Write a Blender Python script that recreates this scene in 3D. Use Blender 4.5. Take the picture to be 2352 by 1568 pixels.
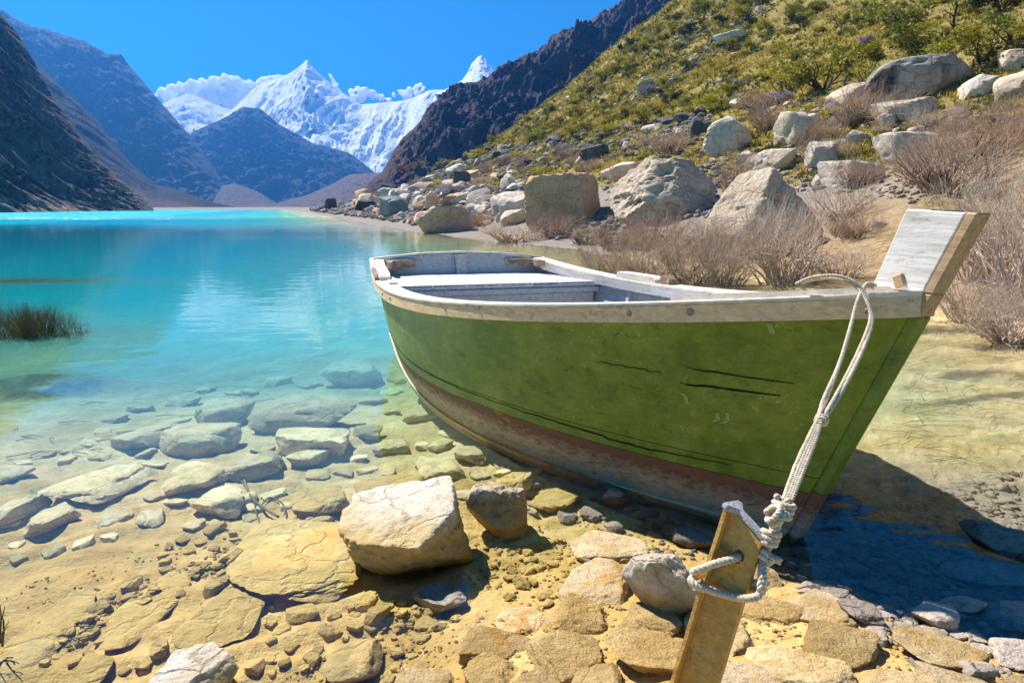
import bpy, bmesh, math, random
import numpy as np
from mathutils import Vector, Matrix, noise as mnoise

# ------------------------------------------------------------------ scene, camera, light
scene = bpy.context.scene
col = scene.collection
for o in list(bpy.data.objects):
    bpy.data.objects.remove(o, do_unlink=True)

R = math.radians
CAM_H = 1.4
FPX = 1568.0                      # focal length in pixels of a 2352 px wide picture
PITCH = math.atan(306 / FPX)
cam_data = bpy.data.cameras.new('camera')
cam_data.sensor_width = 36.0
cam_data.lens = 24.0
cam_data.clip_start = 0.05
cam_data.clip_end = 60000
cam = bpy.data.objects.new('camera', cam_data)
col.objects.link(cam)
cam.location = (0, 0, CAM_H)
cam.rotation_euler = (R(90) - PITCH, 0, 0)
scene.camera = cam

SUN_AZ = R(-46)                   # measured from +Y towards +X
SUN_EL = R(51)
world = bpy.data.worlds.new('World')
scene.world = world
world.use_nodes = True
wn = world.node_tree
for n in list(wn.nodes):
    wn.nodes.remove(n)
sky = wn.nodes.new('ShaderNodeTexSky')
sky.sky_type = 'NISHITA'
sky.sun_disc = False
sky.sun_elevation = SUN_EL
sky.sun_rotation = SUN_AZ
sky.altitude = 4200
sky.air_density = 1.0
sky.dust_density = 0.3
sky.ozone_density = 3.0
hs = wn.nodes.new('ShaderNodeHueSaturation')
hs.inputs['Hue'].default_value = 0.49
hs.inputs['Saturation'].default_value = 3.3
hs.inputs['Value'].default_value = 1.0
bg = wn.nodes.new('ShaderNodeBackground')
bg.inputs['Strength'].default_value = 0.075
wo = wn.nodes.new('ShaderNodeOutputWorld')
wn.links.new(sky.outputs[0], hs.inputs['Color'])
wn.links.new(hs.outputs[0], bg.inputs['Color'])
wn.links.new(bg.outputs[0], wo.inputs['Surface'])

sun_data = bpy.data.lights.new('sun', 'SUN')
sun_data.energy = 5.0
sun_data.angle = R(0.5)
sun_data.color = (1.0, 0.93, 0.82)
sun = bpy.data.objects.new('sun', sun_data)
col.objects.link(sun)
SUN_DIR = Vector((math.sin(SUN_AZ) * math.cos(SUN_EL), math.cos(SUN_AZ) * math.cos(SUN_EL), math.sin(SUN_EL)))
sun.rotation_euler = SUN_DIR.to_track_quat('Z', 'Y').to_euler()
sun.location = (-30, 50, 60)

scene.view_settings.view_transform = 'Standard'
scene.view_settings.look = 'None'
scene.view_settings.gamma = 1.0
scene.view_settings.exposure = 1.0
scene.view_settings.use_curve_mapping = False
scene.render.engine = 'CYCLES'
cy = scene.cycles
cy.use_denoising = True
cy.max_bounces = 8
cy.diffuse_bounces = 3
cy.glossy_bounces = 3
cy.transparent_max_bounces = 16
cy.transmission_bounces = 4
cy.volume_bounces = 0
cy.caustics_reflective = False
cy.caustics_refractive = False
cy.sample_clamp_indirect = 6.0

# ------------------------------------------------------------------ bookkeeping
def tag(o, label=None, cat=None, group=None, kind=None):
    if label: o['label'] = label
    if cat: o['category'] = cat
    if group: o['group'] = group
    if kind: o['kind'] = kind
    return o

def mesh_from(name, V, F, smooth=False):
    V = np.asarray(V, dtype=np.float32)
    me = bpy.data.meshes.new(name)
    if isinstance(F, np.ndarray):
        nf, k = F.shape
        me.vertices.add(len(V)); me.vertices.foreach_set('co', V.ravel())
        me.loops.add(nf * k); me.loops.foreach_set('vertex_index', F.astype(np.int32).ravel())
        me.polygons.add(nf)
        me.polygons.foreach_set('loop_start', np.arange(0, nf * k, k, dtype=np.int32))
        me.polygons.foreach_set('loop_total', np.full(nf, k, dtype=np.int32))
        me.update(calc_edges=True)
        me.validate()
    else:
        me.from_pydata([tuple(map(float, v)) for v in V], [], F)
        me.update()
    if smooth:
        me.polygons.foreach_set('use_smooth', np.ones(len(me.polygons), dtype=bool))
    return me

def obj(name, me, mat=None, parent=None, loc=None, rot=None, scale=None):
    o = bpy.data.objects.new(name, me)
    col.objects.link(o)
    if mat is not None and me is not None and len(me.materials) == 0:
        me.materials.append(mat)
    if parent is not None: o.parent = parent
    if loc is not None: o.location = loc
    if rot is not None: o.rotation_euler = rot
    if scale is not None: o.scale = scale
    return o

def empty(name, loc=(0, 0, 0), rot=(0, 0, 0)):
    o = bpy.data.objects.new(name, None)
    o.empty_display_size = 0.2
    col.objects.link(o)
    o.location = loc; o.rotation_euler = rot
    return o

def grid_faces(nu, nv):
    i = np.arange(nu - 1)[:, None] * nv + np.arange(nv - 1)[None, :]
    return np.stack([i, i + nv, i + nv + 1, i + 1], -1).reshape(-1, 4)

# ------------------------------------------------------------------ numpy noise
_rs = np.random.RandomState(7)
_perm = np.tile(_rs.permutation(256), 3)
_ga = _rs.rand(256) * 2 * np.pi
_gx, _gy = np.cos(_ga), np.sin(_ga)
def perlin(x, y):
    x = np.asarray(x, float); y = np.asarray(y, float)
    xi = np.floor(x).astype(int); yi = np.floor(y).astype(int)
    xf = x - xi; yf = y - yi
    u = xf ** 3 * (xf * (xf * 6 - 15) + 10); v = yf ** 3 * (yf * (yf * 6 - 15) + 10)
    xi &= 255; yi &= 255
    def g(ix, iy, fx, fy):
        h = _perm[_perm[ix & 255] + (iy & 255)]
        return _gx[h] * fx + _gy[h] * fy
    a = g(xi, yi, xf, yf); b = g(xi + 1, yi, xf - 1, yf)
    c = g(xi, yi + 1, xf, yf - 1); d = g(xi + 1, yi + 1, xf - 1, yf - 1)
    return (a * (1 - u) + b * u) * (1 - v) + (c * (1 - u) + d * u) * v * 1.0
def fbm(x, y, oct=5, gain=0.5, lac=2.03):
    s = 0; a = 1.0; t = 0
    for k in range(oct):
        s = s + a * perlin(x + 17.3 * k, y - 9.1 * k); t += a
        a *= gain; x = x * lac; y = y * lac
    return s / t * 1.6
def ridged(x, y, oct=5, gain=0.5, lac=2.03):
    s = 0; a = 1.0; t = 0
    for k in range(oct):
        s = s + a * (1 - np.abs(perlin(x + 17.3 * k, y - 9.1 * k)) * 2.2); t += a
        a *= gain; x = x * lac; y = y * lac
    return s / t
def sstep(a, b, x):
    t = np.clip((np.asarray(x, float) - a) / (b - a), 0, 1)
    return t * t * (3 - 2 * t)

# ------------------------------------------------------------------ picture <-> world helpers (used only to read positions off the photograph)
SP, CP = math.sin(PITCH), math.cos(PITCH)
def ray(px, py):
    u = 784 - py
    return Vector(((px - 1176), FPX * CP + u * SP, -FPX * SP + u * CP))
def at_y(px, py, y):
    d = ray(px, py); t = y / d.y
    return Vector((d.x * t, y, CAM_H + d.z * t))
def to_px(P):
    z = P[2] - CAM_H
    d = P[1] * CP - z * SP; u = P[1] * SP + z * CP
    return 1176 + FPX * P[0] / d, 784 - FPX * u / d

# ------------------------------------------------------------------ materials
def newmat(name):
    m = bpy.data.materials.new(name); m.use_nodes = True
    nt = m.node_tree
    for n in list(nt.nodes): nt.nodes.remove(n)
    return m, nt
class G:
    """tiny node helper"""
    def __init__(s, nt): s.nt = nt
    def n(s, t, **kw):
        nd = s.nt.nodes.new(t)
        for k, v in kw.items(): setattr(nd, k, v)
        return nd
    def set(s, sock, v):
        if hasattr(v, 'is_linked') or isinstance(v, bpy.types.NodeSocket): s.nt.links.new(v, sock)
        else:
            if isinstance(v, (tuple, list)) and len(v) == 3 and sock.type == 'RGBA': v = (*v, 1)
            sock.default_value = v
    def math(s, op, a, b=0.0, c=None, clamp=False):
        nd = s.n('ShaderNodeMath', operation=op, use_clamp=clamp)
        s.set(nd.inputs[0], a); s.set(nd.inputs[1], b)
        if c is not None: s.set(nd.inputs[2], c)
        return nd.outputs[0]
    def mix(s, f, a, b, mode='MIX'):
        nd = s.n('ShaderNodeMix', data_type='RGBA', blend_type=mode)
        s.set(nd.inputs[0], f); s.set(nd.inputs[6], a); s.set(nd.inputs[7], b)
        return nd.outputs[2]
    def noise(s, vec, scale, detail=4, rough=0.55, dist=0.0):
        nd = s.n('ShaderNodeTexNoise'); s.set(nd.inputs['Vector'], vec)
        nd.inputs['Scale'].default_value = scale; nd.inputs['Detail'].default_value = detail
        nd.inputs['Roughness'].default_value = rough; nd.inputs['Distortion'].default_value = dist
        return nd.outputs['Fac']
    def voro(s, vec, scale, feature='F1', out='Distance'):
        nd = s.n('ShaderNodeTexVoronoi', feature=feature); s.set(nd.inputs['Vector'], vec)
        nd.inputs['Scale'].default_value = scale
        return nd.outputs[out]
    def ramp(s, f, stops, interp='LINEAR'):
        nd = s.n('ShaderNodeValToRGB'); cr = nd.color_ramp; cr.interpolation = interp
        while len(cr.elements) < len(stops): cr.elements.new(0.5)
        for e, (p, c) in zip(cr.elements, stops):
            e.position = p
            e.color = (c, c, c, 1) if isinstance(c, (int, float)) else (*c, 1)
        s.set(nd.inputs[0], f)
        return nd.outputs[0]
    def mapv(s, vec, scale=(1, 1, 1), rot=(0, 0, 0)):
        nd = s.n('ShaderNodeMapping'); s.set(nd.inputs[0], vec)
        nd.inputs['Scale'].default_value = scale; nd.inputs['Rotation'].default_value = rot
        return nd.outputs[0]
    def pos(s): return s.n('ShaderNodeNewGeometry').outputs['Position']
    def objco(s): return s.n('ShaderNodeTexCoord').outputs['Object']
    def xyz(s, v):
        nd = s.n('ShaderNodeSeparateXYZ'); s.set(nd.inputs[0], v); return nd.outputs
    def rnd(s): return s.n('ShaderNodeObjectInfo').outputs['Random']
    def attr(s, name): return s.n('ShaderNodeAttribute', attribute_name=name)
    def bump(s, h, strength=0.5, dist=0.02, normal=None):
        nd = s.n('ShaderNodeBump'); nd.inputs['Strength'].default_value = strength
        nd.inputs['Distance'].default_value = dist; s.set(nd.inputs['Height'], h)
        if normal is not None: s.set(nd.inputs['Normal'], normal)
        return nd.outputs[0]
    def principled(s, colr, rough=0.85, normal=None, spec=0.3, **kw):
        nd = s.n('ShaderNodeBsdfPrincipled')
        s.set(nd.inputs['Base Color'], colr); s.set(nd.inputs['Roughness'], rough)
        nd.inputs['Specular IOR Level'].default_value = spec
        if normal is not None: s.set(nd.inputs['Normal'], normal)
        for k, v in kw.items(): s.set(nd.inputs[k], v)
        return nd
    def out(s, sh):
        o = s.n('ShaderNodeOutputMaterial'); s.nt.links.new(sh, o.inputs['Surface'])

def rock_mat(name, light, dark, stain=None, stain_z=0.05, speck=0.5, scale=1.0, vary=0.25, lichen=None, bump=0.6, cracks=0.35, streak=None):
    m, nt = newmat(name); g = G(nt)
    co = g.pos()
    n1 = g.noise(co, 2.2 / scale, 6, 0.62)
    n2 = g.noise(co, 14 / scale, 6, 0.7)
    n3 = g.noise(co, 70 / scale, 4, 0.7)
    c = g.mix(g.ramp(n1, [(0.35, 0.0), (0.65, 1.0)]), dark, light)
    c = g.mix(g.math('MULTIPLY', g.ramp(n2, [(0.5, 0.0), (0.68, 1.0)]), 0.55), c, tuple(v * 0.55 for v in dark))
    c = g.mix(g.math('MULTIPLY', g.ramp(n3, [(0.52, 0.0), (0.6, 1.0)]), speck), c, tuple(v * 0.3 for v in dark))
    if lichen:
        nl = g.noise(co, 3.1 / scale, 5, 0.65, 0.6)
        c = g.mix(g.ramp(nl, [(0.54, 0.0), (0.62, 0.8)]), c, lichen)
    if streak:
        ns = g.noise(g.mapv(co, (1, 1, 0.12)), 3.0 / scale, 5, 0.65)
        c = g.mix(g.ramp(ns, [(0.48, 0.0), (0.60, 0.95)]), c, streak)
    wob = g.n('ShaderNodeVectorMath', operation='ADD')
    g.set(wob.inputs[0], co)
    nv = g.n('ShaderNodeTexNoise'); g.set(nv.inputs['Vector'], co); nv.inputs['Scale'].default_value = 3.0 / scale; nv.inputs['Detail'].default_value = 5
    sc_ = g.n('ShaderNodeVectorMath', operation='SCALE'); nt.links.new(nv.outputs['Color'], sc_.inputs[0]); sc_.inputs['Scale'].default_value = 0.45 * scale
    nt.links.new(sc_.outputs[0], wob.inputs[1])
    ck = g.voro(g.mapv(wob.outputs[0], (1.0, 1.0, 2.2)), 2.6 / scale, 'DISTANCE_TO_EDGE')
    ckm = g.ramp(ck, [(0.0, 1.0), (0.035, 0.0)])
    c = g.mix(g.math('MULTIPLY', ckm, cracks), c, tuple(v * 0.3 for v in dark))
    if stain:
        z = g.xyz(co)[2]
        zz = g.math('ADD', z, g.math('MULTIPLY', g.math('SUBTRACT', n1, 0.5), 0.16))
        f = g.n('ShaderNodeMapRange'); g.set(f.inputs[0], zz)
        f.inputs[1].default_value = stain_z + 0.04; f.inputs[2].default_value = stain_z - 0.02
        sc = g.mix(g.ramp(n2, [(0.35, 0.0), (0.75, 1.0)]), stain, tuple(v * 0.62 for v in stain))
        c = g.mix(g.math('MULTIPLY', f.outputs[0], 0.85), c, sc)
    v = g.math('ADD', g.math('MULTIPLY', g.rnd(), vary * 2), 1 - vary)
    hv = g.n('ShaderNodeHueSaturation'); g.set(hv.inputs['Color'], c); g.set(hv.inputs['Value'], v)
    h = g.math('ADD', g.math('MULTIPLY', n2, 1.0), g.math('MULTIPLY', n3, 0.35))
    h = g.math('SUBTRACT', h, g.math('MULTIPLY', ckm, cracks))
    b = g.bump(h, bump, 0.05 * scale)
    g.out(g.principled(hv.outputs[0], 0.88, b, 0.25).outputs[0])
    return m

def wood_mat(name, base, worn, wornlo=0.55, wornhi=0.7, grain=(3, 3, 30), rough=0.7, dark=None, bumpd=0.004, scale=1.0, dirt=0.35):
    m, nt = newmat(name); g = G(nt)
    co = g.objco()
    gr = g.noise(g.mapv(co, (14 * scale, 1.2 * scale, 14 * scale)), 3.0, 6, 0.65, 0.3)
    pa = g.noise(co, 5 * scale, 7, 0.68, 0.4)
    fi = g.noise(co, 60 * scale, 4, 0.7)
    c = g.mix(g.ramp(gr, [(0.3, 0.0), (0.75, 1.0)]), tuple(v * 0.72 for v in base), tuple(min(1, v * 1.2) for v in base))
    w = g.math('ADD', g.math('MULTIPLY', pa, 0.75), g.math('MULTIPLY', fi, 0.25))
    c = g.mix(g.ramp(w, [(wornlo, 0.0), (wornhi, 1.0)]), c, worn)
    if dark:
        n4 = g.noise(g.mapv(co, (9, 2.5, 9)), 2.5, 6, 0.7)
        c = g.mix(g.math('MULTIPLY', g.ramp(n4, [(0.56, 0.0), (0.7, 1.0)]), dirt * 2), c, dark)
    b = g.bump(g.math('ADD', gr, g.math('MULTIPLY', fi, 0.5)), 0.6, bumpd)
    g.out(g.principled(c, rough, b, 0.3).outputs[0])
    return m

def simple_mat(name, c, rough=0.8, vary=0.2, scale=8.0, bump=0.3, bd=0.01, c2=None, metallic=0.0, translucent=0.0):
    m, nt = newmat(name); g = G(nt)
    co = g.objco()
    n1 = g.noise(co, scale, 5, 0.6)
    cc = g.mix(g.ramp(n1, [(0.3, 0.0), (0.7, 1.0)]), c, c2 or tuple(v * 0.6 for v in c))
    v = g.math('ADD', g.math('MULTIPLY', g.rnd(), vary * 2), 1 - vary)
    hv = g.n('ShaderNodeHueSaturation'); g.set(hv.inputs['Color'], cc); g.set(hv.inputs['Value'], v)
    p = g.principled(hv.outputs[0], rough, g.bump(n1, bump, bd), 0.25, Metallic=metallic)
    if translucent:
        t = g.n('ShaderNodeBsdfTranslucent'); g.set(t.inputs['Color'], hv.outputs[0])
        mx = g.n('ShaderNodeMixShader'); mx.inputs[0].default_value = translucent
        nt.links.new(p.outputs[0], mx.inputs[1]); nt.links.new(t.outputs[0], mx.inputs[2])
        g.out(mx.outputs[0])
    else:
        g.out(p.outputs[0])
    return m
# ------------------------------------------------------------------ terrain height
_ys = np.array([-5, 0, 3.0, 5.0, 7.0, 8.6, 11, 13.8, 18, 24.4, 33.7, 43, 70, 120, 219, 330, 570])
_xs = np.array([5.0, 4.6, 4.6, 5.2, 5.5, 5.6, 5.2, 4.6, 3.4, 2.5, -2.0, -5.9, -15.5, -31, -64, -104, -185])
_hs = np.array([0, 2, 4, 11, 20, 35, 51, 60, 72, 81, 120, 250, 600])
_hz = np.array([0, .22, .75, 3.0, 6.4, 14.6, 27, 34.5, 44.5, 50, 64, 88, 120])
_dq = np.array([0, 1.5, 2.5, 3.5, 4.5, 6, 9, 15, 30, 60, 400])
_dz = np.array([.03, .04, .06, .09, .15, .33, .85, 2.0, 4.5, 6, 9])
def shore_s(x, y):
    """distance inland of the right-hand shoreline (negative in the lake)"""
    xs = np.interp(y, _ys, _xs)
    xs = xs + 0.35 * fbm(np.asarray(y) * 0.16, np.asarray(y) * 0 + 3.3, 3) * np.clip(np.asarray(y) / 12, 0, 3)
    return (x - xs) * 0.95
def terrain(x, y):
    x = np.asarray(x, float); y = np.asarray(y, float)
    s = shore_s(x, y)
    r = np.hypot(x, y)
    hl = np.interp(s, _hs, _hz)
    fade = np.where(y > 150, 150 / np.maximum(y, 150), 1.0)
    hl = np.where(hl > 14.6, 14.6 + (hl - 14.6) * (0.52 + 0.48 * sstep(62, 125, y)), hl)
    hl = hl * (fade ** 1.1)
    rough = np.clip(s / 14, 0, 1)
    hl = hl + rough * (0.9 * fbm(x * 0.09, y * 0.09, 5, 0.6) * np.clip(s / 26, 0.25, 2.6) + 0.22 * fbm(x * 0.5, y * 0.5, 3))
    hl = hl + sstep(0, 2, s) * 0.10 * fbm(x * 0.9, y * 0.9, 4)
    q = y - 0.10 * x
    d1 = np.interp(q, _dq, _dz)
    d2 = 0.065 * np.abs(s) + 0.004 * s * s
    dep = -np.log(np.exp(-d1 * 6) + np.exp(-d2 * 6)) / 6
    dep = np.minimum(d1, np.where(d2 < d1, d2, d1)) * 0.7 + np.maximum(dep, 0) * 0.3
    bed = -dep - 0.0
    # sand ripples and lumps on the bed
    bed = bed + 0.012 * np.sin((y * 1.0 - 0.32 * x + 0.5 * fbm(x * 0.7, y * 0.7, 2)) * 26) * sstep(-1.5, 0.2, -x - 0.1) * (1 - sstep(4, 7, y))
    bed = bed + 0.035 * fbm(x * 1.4, y * 1.4, 4) * np.clip(y / 4, 0.3, 2) + (0.022 * fbm(x * 5, y * 5, 4, 0.6) + 0.010 * fbm(x * 17, y * 17, 3)) * (1 - sstep(9, 16, y))
    # weed bank in the water to the left
    bed = bed + 1.35 * np.exp(-(((x + 10.2) / 2.6) ** 2 + ((y - 13.4) / 0.9) ** 2))
    bed = bed + 0.22 * np.exp(-(((x + 5.3) / 1.3) ** 2 + ((y - 7.6) / 0.45) ** 2))
    z = np.where(s > 0, hl, bed)
    # spit of broken bedrock in front of the bow
    ye = 2.45 - 0.7 * (np.clip(x, -1.6, 2.6) - 0.7) ** 2 + 0.12 * fbm(x * 3, y * 3, 3)
    sp = (ye - y) * 0.15
    sp = np.minimum(sp, 0.10) + 0.02 * fbm(x * 4, y * 4, 4)
    z = np.where(y < 4, np.maximum(z, sp), z)
    # the far valley floor
    far = sstep(560, 640, y)
    z = np.where((s <= 0), z * (1 - far) + far * (1.0 + (y - 560) * 0.004), z)
    return z
def tz(x, y): return float(terrain(np.array([x]), np.array([y]))[0])
def hit(px, py, y0=1.2, y1=320):
    """where the line of sight through a picture point meets the ground"""
    d = ray(px, py)
    az, r, Z = _tab
    a = math.atan2(d.x, d.y); c = math.cos(a)
    k = (a - az[0]) / (az[1] - az[0]); i = max(0, min(int(k), len(az) - 2)); f = k - i
    prof = Z[i] * (1 - f) + Z[i + 1] * f
    zs = CAM_H + d.z / d.y * r * c
    df = zs - prof
    below = (df < 0) & (r * c > y0)
    if not below.any(): j = len(r) - 1; rr = r[j]
    else:
        j = int(np.argmax(below))
        t = df[j - 1] / (df[j - 1] - df[j]) if j > 0 and df[j - 1] > 0 else 1.0
        rr = r[j - 1] + (r[j] - r[j - 1]) * t
    y = min(rr * c, y1)
    return Vector((d.x / d.y * y, y, CAM_H + d.z / d.y * y))
_az = np.radians(np.linspace(-46, 46, 500)); _r = np.geomspace(0.9, 330, 900)
_A, _R = np.meshgrid(_az, _r, indexing='ij')
_tab = (_az, _r, terrain(np.sin(_A) * _R, np.cos(_A) * _R))

# ------------------------------------------------------------------ ground sheet
def build_ground():
    az = np.radians(np.concatenate([np.linspace(-88, -46, 40, endpoint=False), np.linspace(-46, 46, 620), np.linspace(46, 88, 41)[1:]]))
    r = np.concatenate([np.geomspace(0.5, 260, 470), np.geomspace(260, 9000, 60)[1:]])
    A, RR = np.meshgrid(az, r, indexing='ij')
    X = np.sin(A) * RR; Y = np.cos(A) * RR
    Z = terrain(X, Y)
    me = mesh_from('ground', np.stack([X, Y, Z], -1).reshape(-1, 3), grid_faces(len(az), len(r)).copy(), True)
    s = shore_s(X, Y)
    n = fbm(X * 0.12, Y * 0.12, 4); n2 = fbm(X * 0.6 + 9, Y * 0.6, 4)
    grass = sstep(7.5, 13, s + 4 * n + 1.0 * n2 - 0.03 * Y) * sstep(20, 32, Y + 0.15 * s + 6 * n)
    grass = np.maximum(grass, sstep(0.25, 0.5, n2 + 0.4 * n) * sstep(2.5, 5, s) * 0.6)
    weed = np.exp(-(((X + 10.2) / 2.9) ** 2 + ((Y - 13.4) / 1.0) ** 2) * 1.2) + np.exp(-(((X + 5.3) / 1.5) ** 2 + ((Y - 7.6) / 0.6) ** 2) * 1.2)
    weed = weed + 0.9 * sstep(0.05, 0.4, fbm(X * 0.8 + 4, Y * 2.2, 4)) * sstep(2.6, 3.4, X) * sstep(3, 4.5, Y) * (s < 0)
    land = sstep(-0.15, 0.5, s + 0.25 * n2)
    stony = sstep(14, 26, Y) * sstep(-1.5, 0.3, s) * (1 - sstep(9, 15, s + 3 * n)) + sstep(560, 600, Y)
    stony = stony + 0.9 * sstep(0.9, 1.5, X + 0.25 * n2) * (1 - sstep(3.3, 4.2, Y + 0.4 * n2)) * sstep(0.0, 0.04, -Z)
    C = np.stack([grass, np.clip(weed, 0, 1), land, np.clip(stony, 0, 1)], -1).reshape(-1, 4).astype(np.float32)
    ca = me.color_attributes.new('zone', 'FLOAT_COLOR', 'POINT')
    ca.data.foreach_set('color', C.ravel())
    m, nt = newmat('ground'); g = G(nt)
    co = g.pos()
    z = g.n('ShaderNodeSeparateColor'); nt.links.new(g.attr('zone').outputs['Color'], z.inputs[0])
    n1 = g.noise(co, 1.6, 7, 0.65); n2_ = g.noise(co, 12, 6, 0.68); n3 = g.noise(co, 55, 4, 0.7)
    zz = g.math('ADD', g.xyz(co)[2], g.math('MULTIPLY', g.math('SUBTRACT', n1, 0.5), 0.10))
    gold = g.n('ShaderNodeMapRange'); g.set(gold.inputs[0], zz); gold.inputs[1].default_value = -0.15; gold.inputs[2].default_value = -0.05
    sand_g = g.mix(g.ramp(n1, [(0.35, 0.0), (0.60, 1.0)]), (0.44, 0.27, 0.065), (0.69, 0.48, 0.19))
    sand_p = g.mix(g.ramp(n1, [(0.35, 0.0), (0.60, 1.0)]), (0.44, 0.33, 0.13), (0.72, 0.58, 0.32))
    X_, Y_, Z_ = g.xyz(co)
    gy = g.n('ShaderNodeMapRange'); g.set(gy.inputs[0], g.math('ADD', Y_, g.math('MULTIPLY', g.math('SUBTRACT', n1, 0.5), 1.2))); gy.inputs[1].default_value = 4.0; gy.inputs[2].default_value = 3.0
    gx = g.n('ShaderNodeMapRange'); g.set(gx.inputs[0], X_); gx.inputs[1].default_value = 2.2; gx.inputs[2].default_value = 1.2
    sand = g.mix(g.math('MULTIPLY', gold.outputs[0], g.math('MULTIPLY', gy.outputs[0], gx.outputs[0])), sand_p, sand_g)
    sand = g.mix(g.ramp(n2_, [(0.5, 0.0), (0.75, 0.6)]), sand, (0.36, 0.21, 0.055))
    soil = g.mix(g.ramp(n2_, [(0.3, 0.0), (0.7, 1.0)]), (0.48, 0.33, 0.16), (0.24, 0.145, 0.06))
    soil = g.mix(g.ramp(n1, [(0.45, 0.0), (0.7, 0.7)]), soil, (0.46, 0.36, 0.24))
    gras = g.mix(g.ramp(n2_, [(0.35, 0.0), (0.65, 1.0)]), (0.17, 0.15, 0.035), (0.34, 0.25, 0.08))
    wd = g.mix(n2_, (0.09, 0.085, 0.035), (0.05, 0.06, 0.03))
    stone_c = g.mix(g.ramp(n2_, [(0.35, 0.0), (0.65, 1.0)]), (0.36, 0.31, 0.26), (0.15, 0.13, 0.12))
    c = g.mix(z.outputs[2], sand, soil)
    c = g.mix(g.attr('zone').outputs['Alpha'], c, stone_c)
    c = g.mix(z.outputs[0], c, gras)
    c = g.mix(z.outputs[1], c, wd)
    b = g.bump(g.math('ADD', n2_, g.math('MULTIPLY', n3, 0.4)), 0.7, 0.04)
    g.out(g.principled(c, 0.9, b, 0.2).outputs[0])
    o = obj('ground', me, m)
    tag(o, 'sandy lake bed and shore rising into a grassy hillside', 'ground', kind='structure')
    return o

# ------------------------------------------------------------------ lake
def build_water():
    az = np.radians(np.linspace(-88, 75, 420))
    r = np.geomspace(0.5, 720, 330)
    A, RR = np.meshgrid(az, r, indexing='ij')
    X = np.sin(A) * RR; Y = np.cos(A) * RR
    Z = terrain(X, Y)
    keep = (Z < 0.45)
    F = grid_faces(len(az), len(r))
    kf = keep.ravel()[F].any(1)
    me = mesh_from('lake_water', np.stack([X, Y, X * 0], -1).reshape(-1, 3), F[kf].copy(), True)
    at = me.attributes.new('depth', 'FLOAT', 'POINT')
    dep = np.clip(-Z, 0, 50)
    if len(me.vertices) == dep.size: at.data.foreach_set('value', dep.ravel().astype(np.float32))
    m, nt = newmat('lake_water'); g = G(nt)
    co = g.pos()
    X_, Y_, Z_ = g.xyz(co)
    depth = g.attr('depth').outputs['Fac']
    # ruffled by the wind far out, calm near the shore
    patch = g.noise(g.mapv(co, (0.005, 0.028, 1)), 1.0, 3, 0.5)
    far = g.n('ShaderNodeMapRange'); far.interpolation_type = 'SMOOTHSTEP'
    g.set(far.inputs[0], g.math('ADD', Y_, g.math('MULTIPLY', g.math('SUBTRACT', patch, 0.5), 130)))
    far.inputs[1].default_value = 26; far.inputs[2].default_value = 150
    ruff = far.outputs[0]
    small = g.noise(g.mapv(co, (1.0, 1.9, 1)), 1.3, 2, 0.5, 0.4)
    tiny = g.noise(g.mapv(co, (1.0, 1.5, 1)), 5.5, 2, 0.5)
    big = g.noise(g.mapv(co, (0.5, 0.9, 1)), 1.6, 4, 0.62, 0.6)
    calm_b = g.bump(g.math('ADD', small, g.math('MULTIPLY', tiny, 0.16)), 0.022, 0.25)
    rough_b = g.n('ShaderNodeBump'); g.set(rough_b.inputs['Height'], big)
    g.set(rough_b.inputs['Strength'], g.math('MULTIPLY', ruff, 0.9)); rough_b.inputs['Distance'].default_value = 1.1
    nt.links.new(calm_b, rough_b.inputs['Normal'])
    nrm = rough_b.outputs[0]
    fr = g.n('ShaderNodeFresnel'); fr.inputs[0].default_value = 1.33; nt.links.new(nrm, fr.inputs['Normal'])
    fac = g.math('MULTIPLY', fr.outputs[0], g.math('SUBTRACT', 1.0, g.math('MULTIPLY', ruff, 0.55)), clamp=True)
    gl = g.n('ShaderNodeBsdfGlossy'); g.set(gl.inputs['Roughness'], g.math('ADD', 0.03, g.math('MULTIPLY', ruff, 0.16)))
    gl.inputs['Color'].default_value = (1, 1, 1, 1); nt.links.new(nrm, gl.inputs['Normal'])
    # clear water takes the red out of what lies below; glacial silt makes deep water milky turquoise
    def ex(k): return g.math('POWER', 2.718, g.math('MULTIPLY', depth, -k))
    cc = g.n('ShaderNodeCombineColor')
    g.set(cc.inputs[0], ex(1.05)); g.set(cc.inputs[1], ex(0.16)); g.set(cc.inputs[2], ex(0.14))
    tr = g.n('ShaderNodeBsdfTransparent'); nt.links.new(cc.outputs[0], tr.inputs['Color'])
    milk = g.math('SUBTRACT', 1.0, g.math('POWER', 2.718, g.math('MULTIPLY', g.math('MAXIMUM', g.math('SUBTRACT', depth, 0.05), 0.0), -0.85)))
    df = g.n('ShaderNodeBsdfDiffuse')
    mc = g.n('ShaderNodeMapRange'); g.set(mc.inputs[0], depth); mc.inputs[1].default_value = 0.1; mc.inputs[2].default_value = 6.0
    g.set(df.inputs['Color'], g.ramp(mc.outputs[0], [(0.0, (0.40, 0.62, 0.48)), (0.07, (0.15, 0.57, 0.47)), (0.18, (0.01, 0.47, 0.51)), (0.45, (0.0, 0.31, 0.46)), (0.8, (0.0, 0.28, 0.44)), (1.0, (0.0, 0.40, 0.53))]))  # silt colour; middle depths darkened to paint in the mountains' dark reflection
    m1 = g.n('ShaderNodeMixShader'); g.set(m1.inputs[0], milk)
    nt.links.new(tr.outputs[0], m1.inputs[1]); nt.links.new(df.outputs[0], m1.inputs[2])
    m2 = g.n('ShaderNodeMixShader'); g.set(m2.inputs[0], fac)
    nt.links.new(m1.outputs[0], m2.inputs[1]); nt.links.new(gl.outputs[0], m2.inputs[2])
    g.out(m2.outputs[0])
    o = obj('lake_water', me, m)
    tag(o, 'clear turquoise lake water turning deep blue far out', 'lake', kind='structure')

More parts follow.
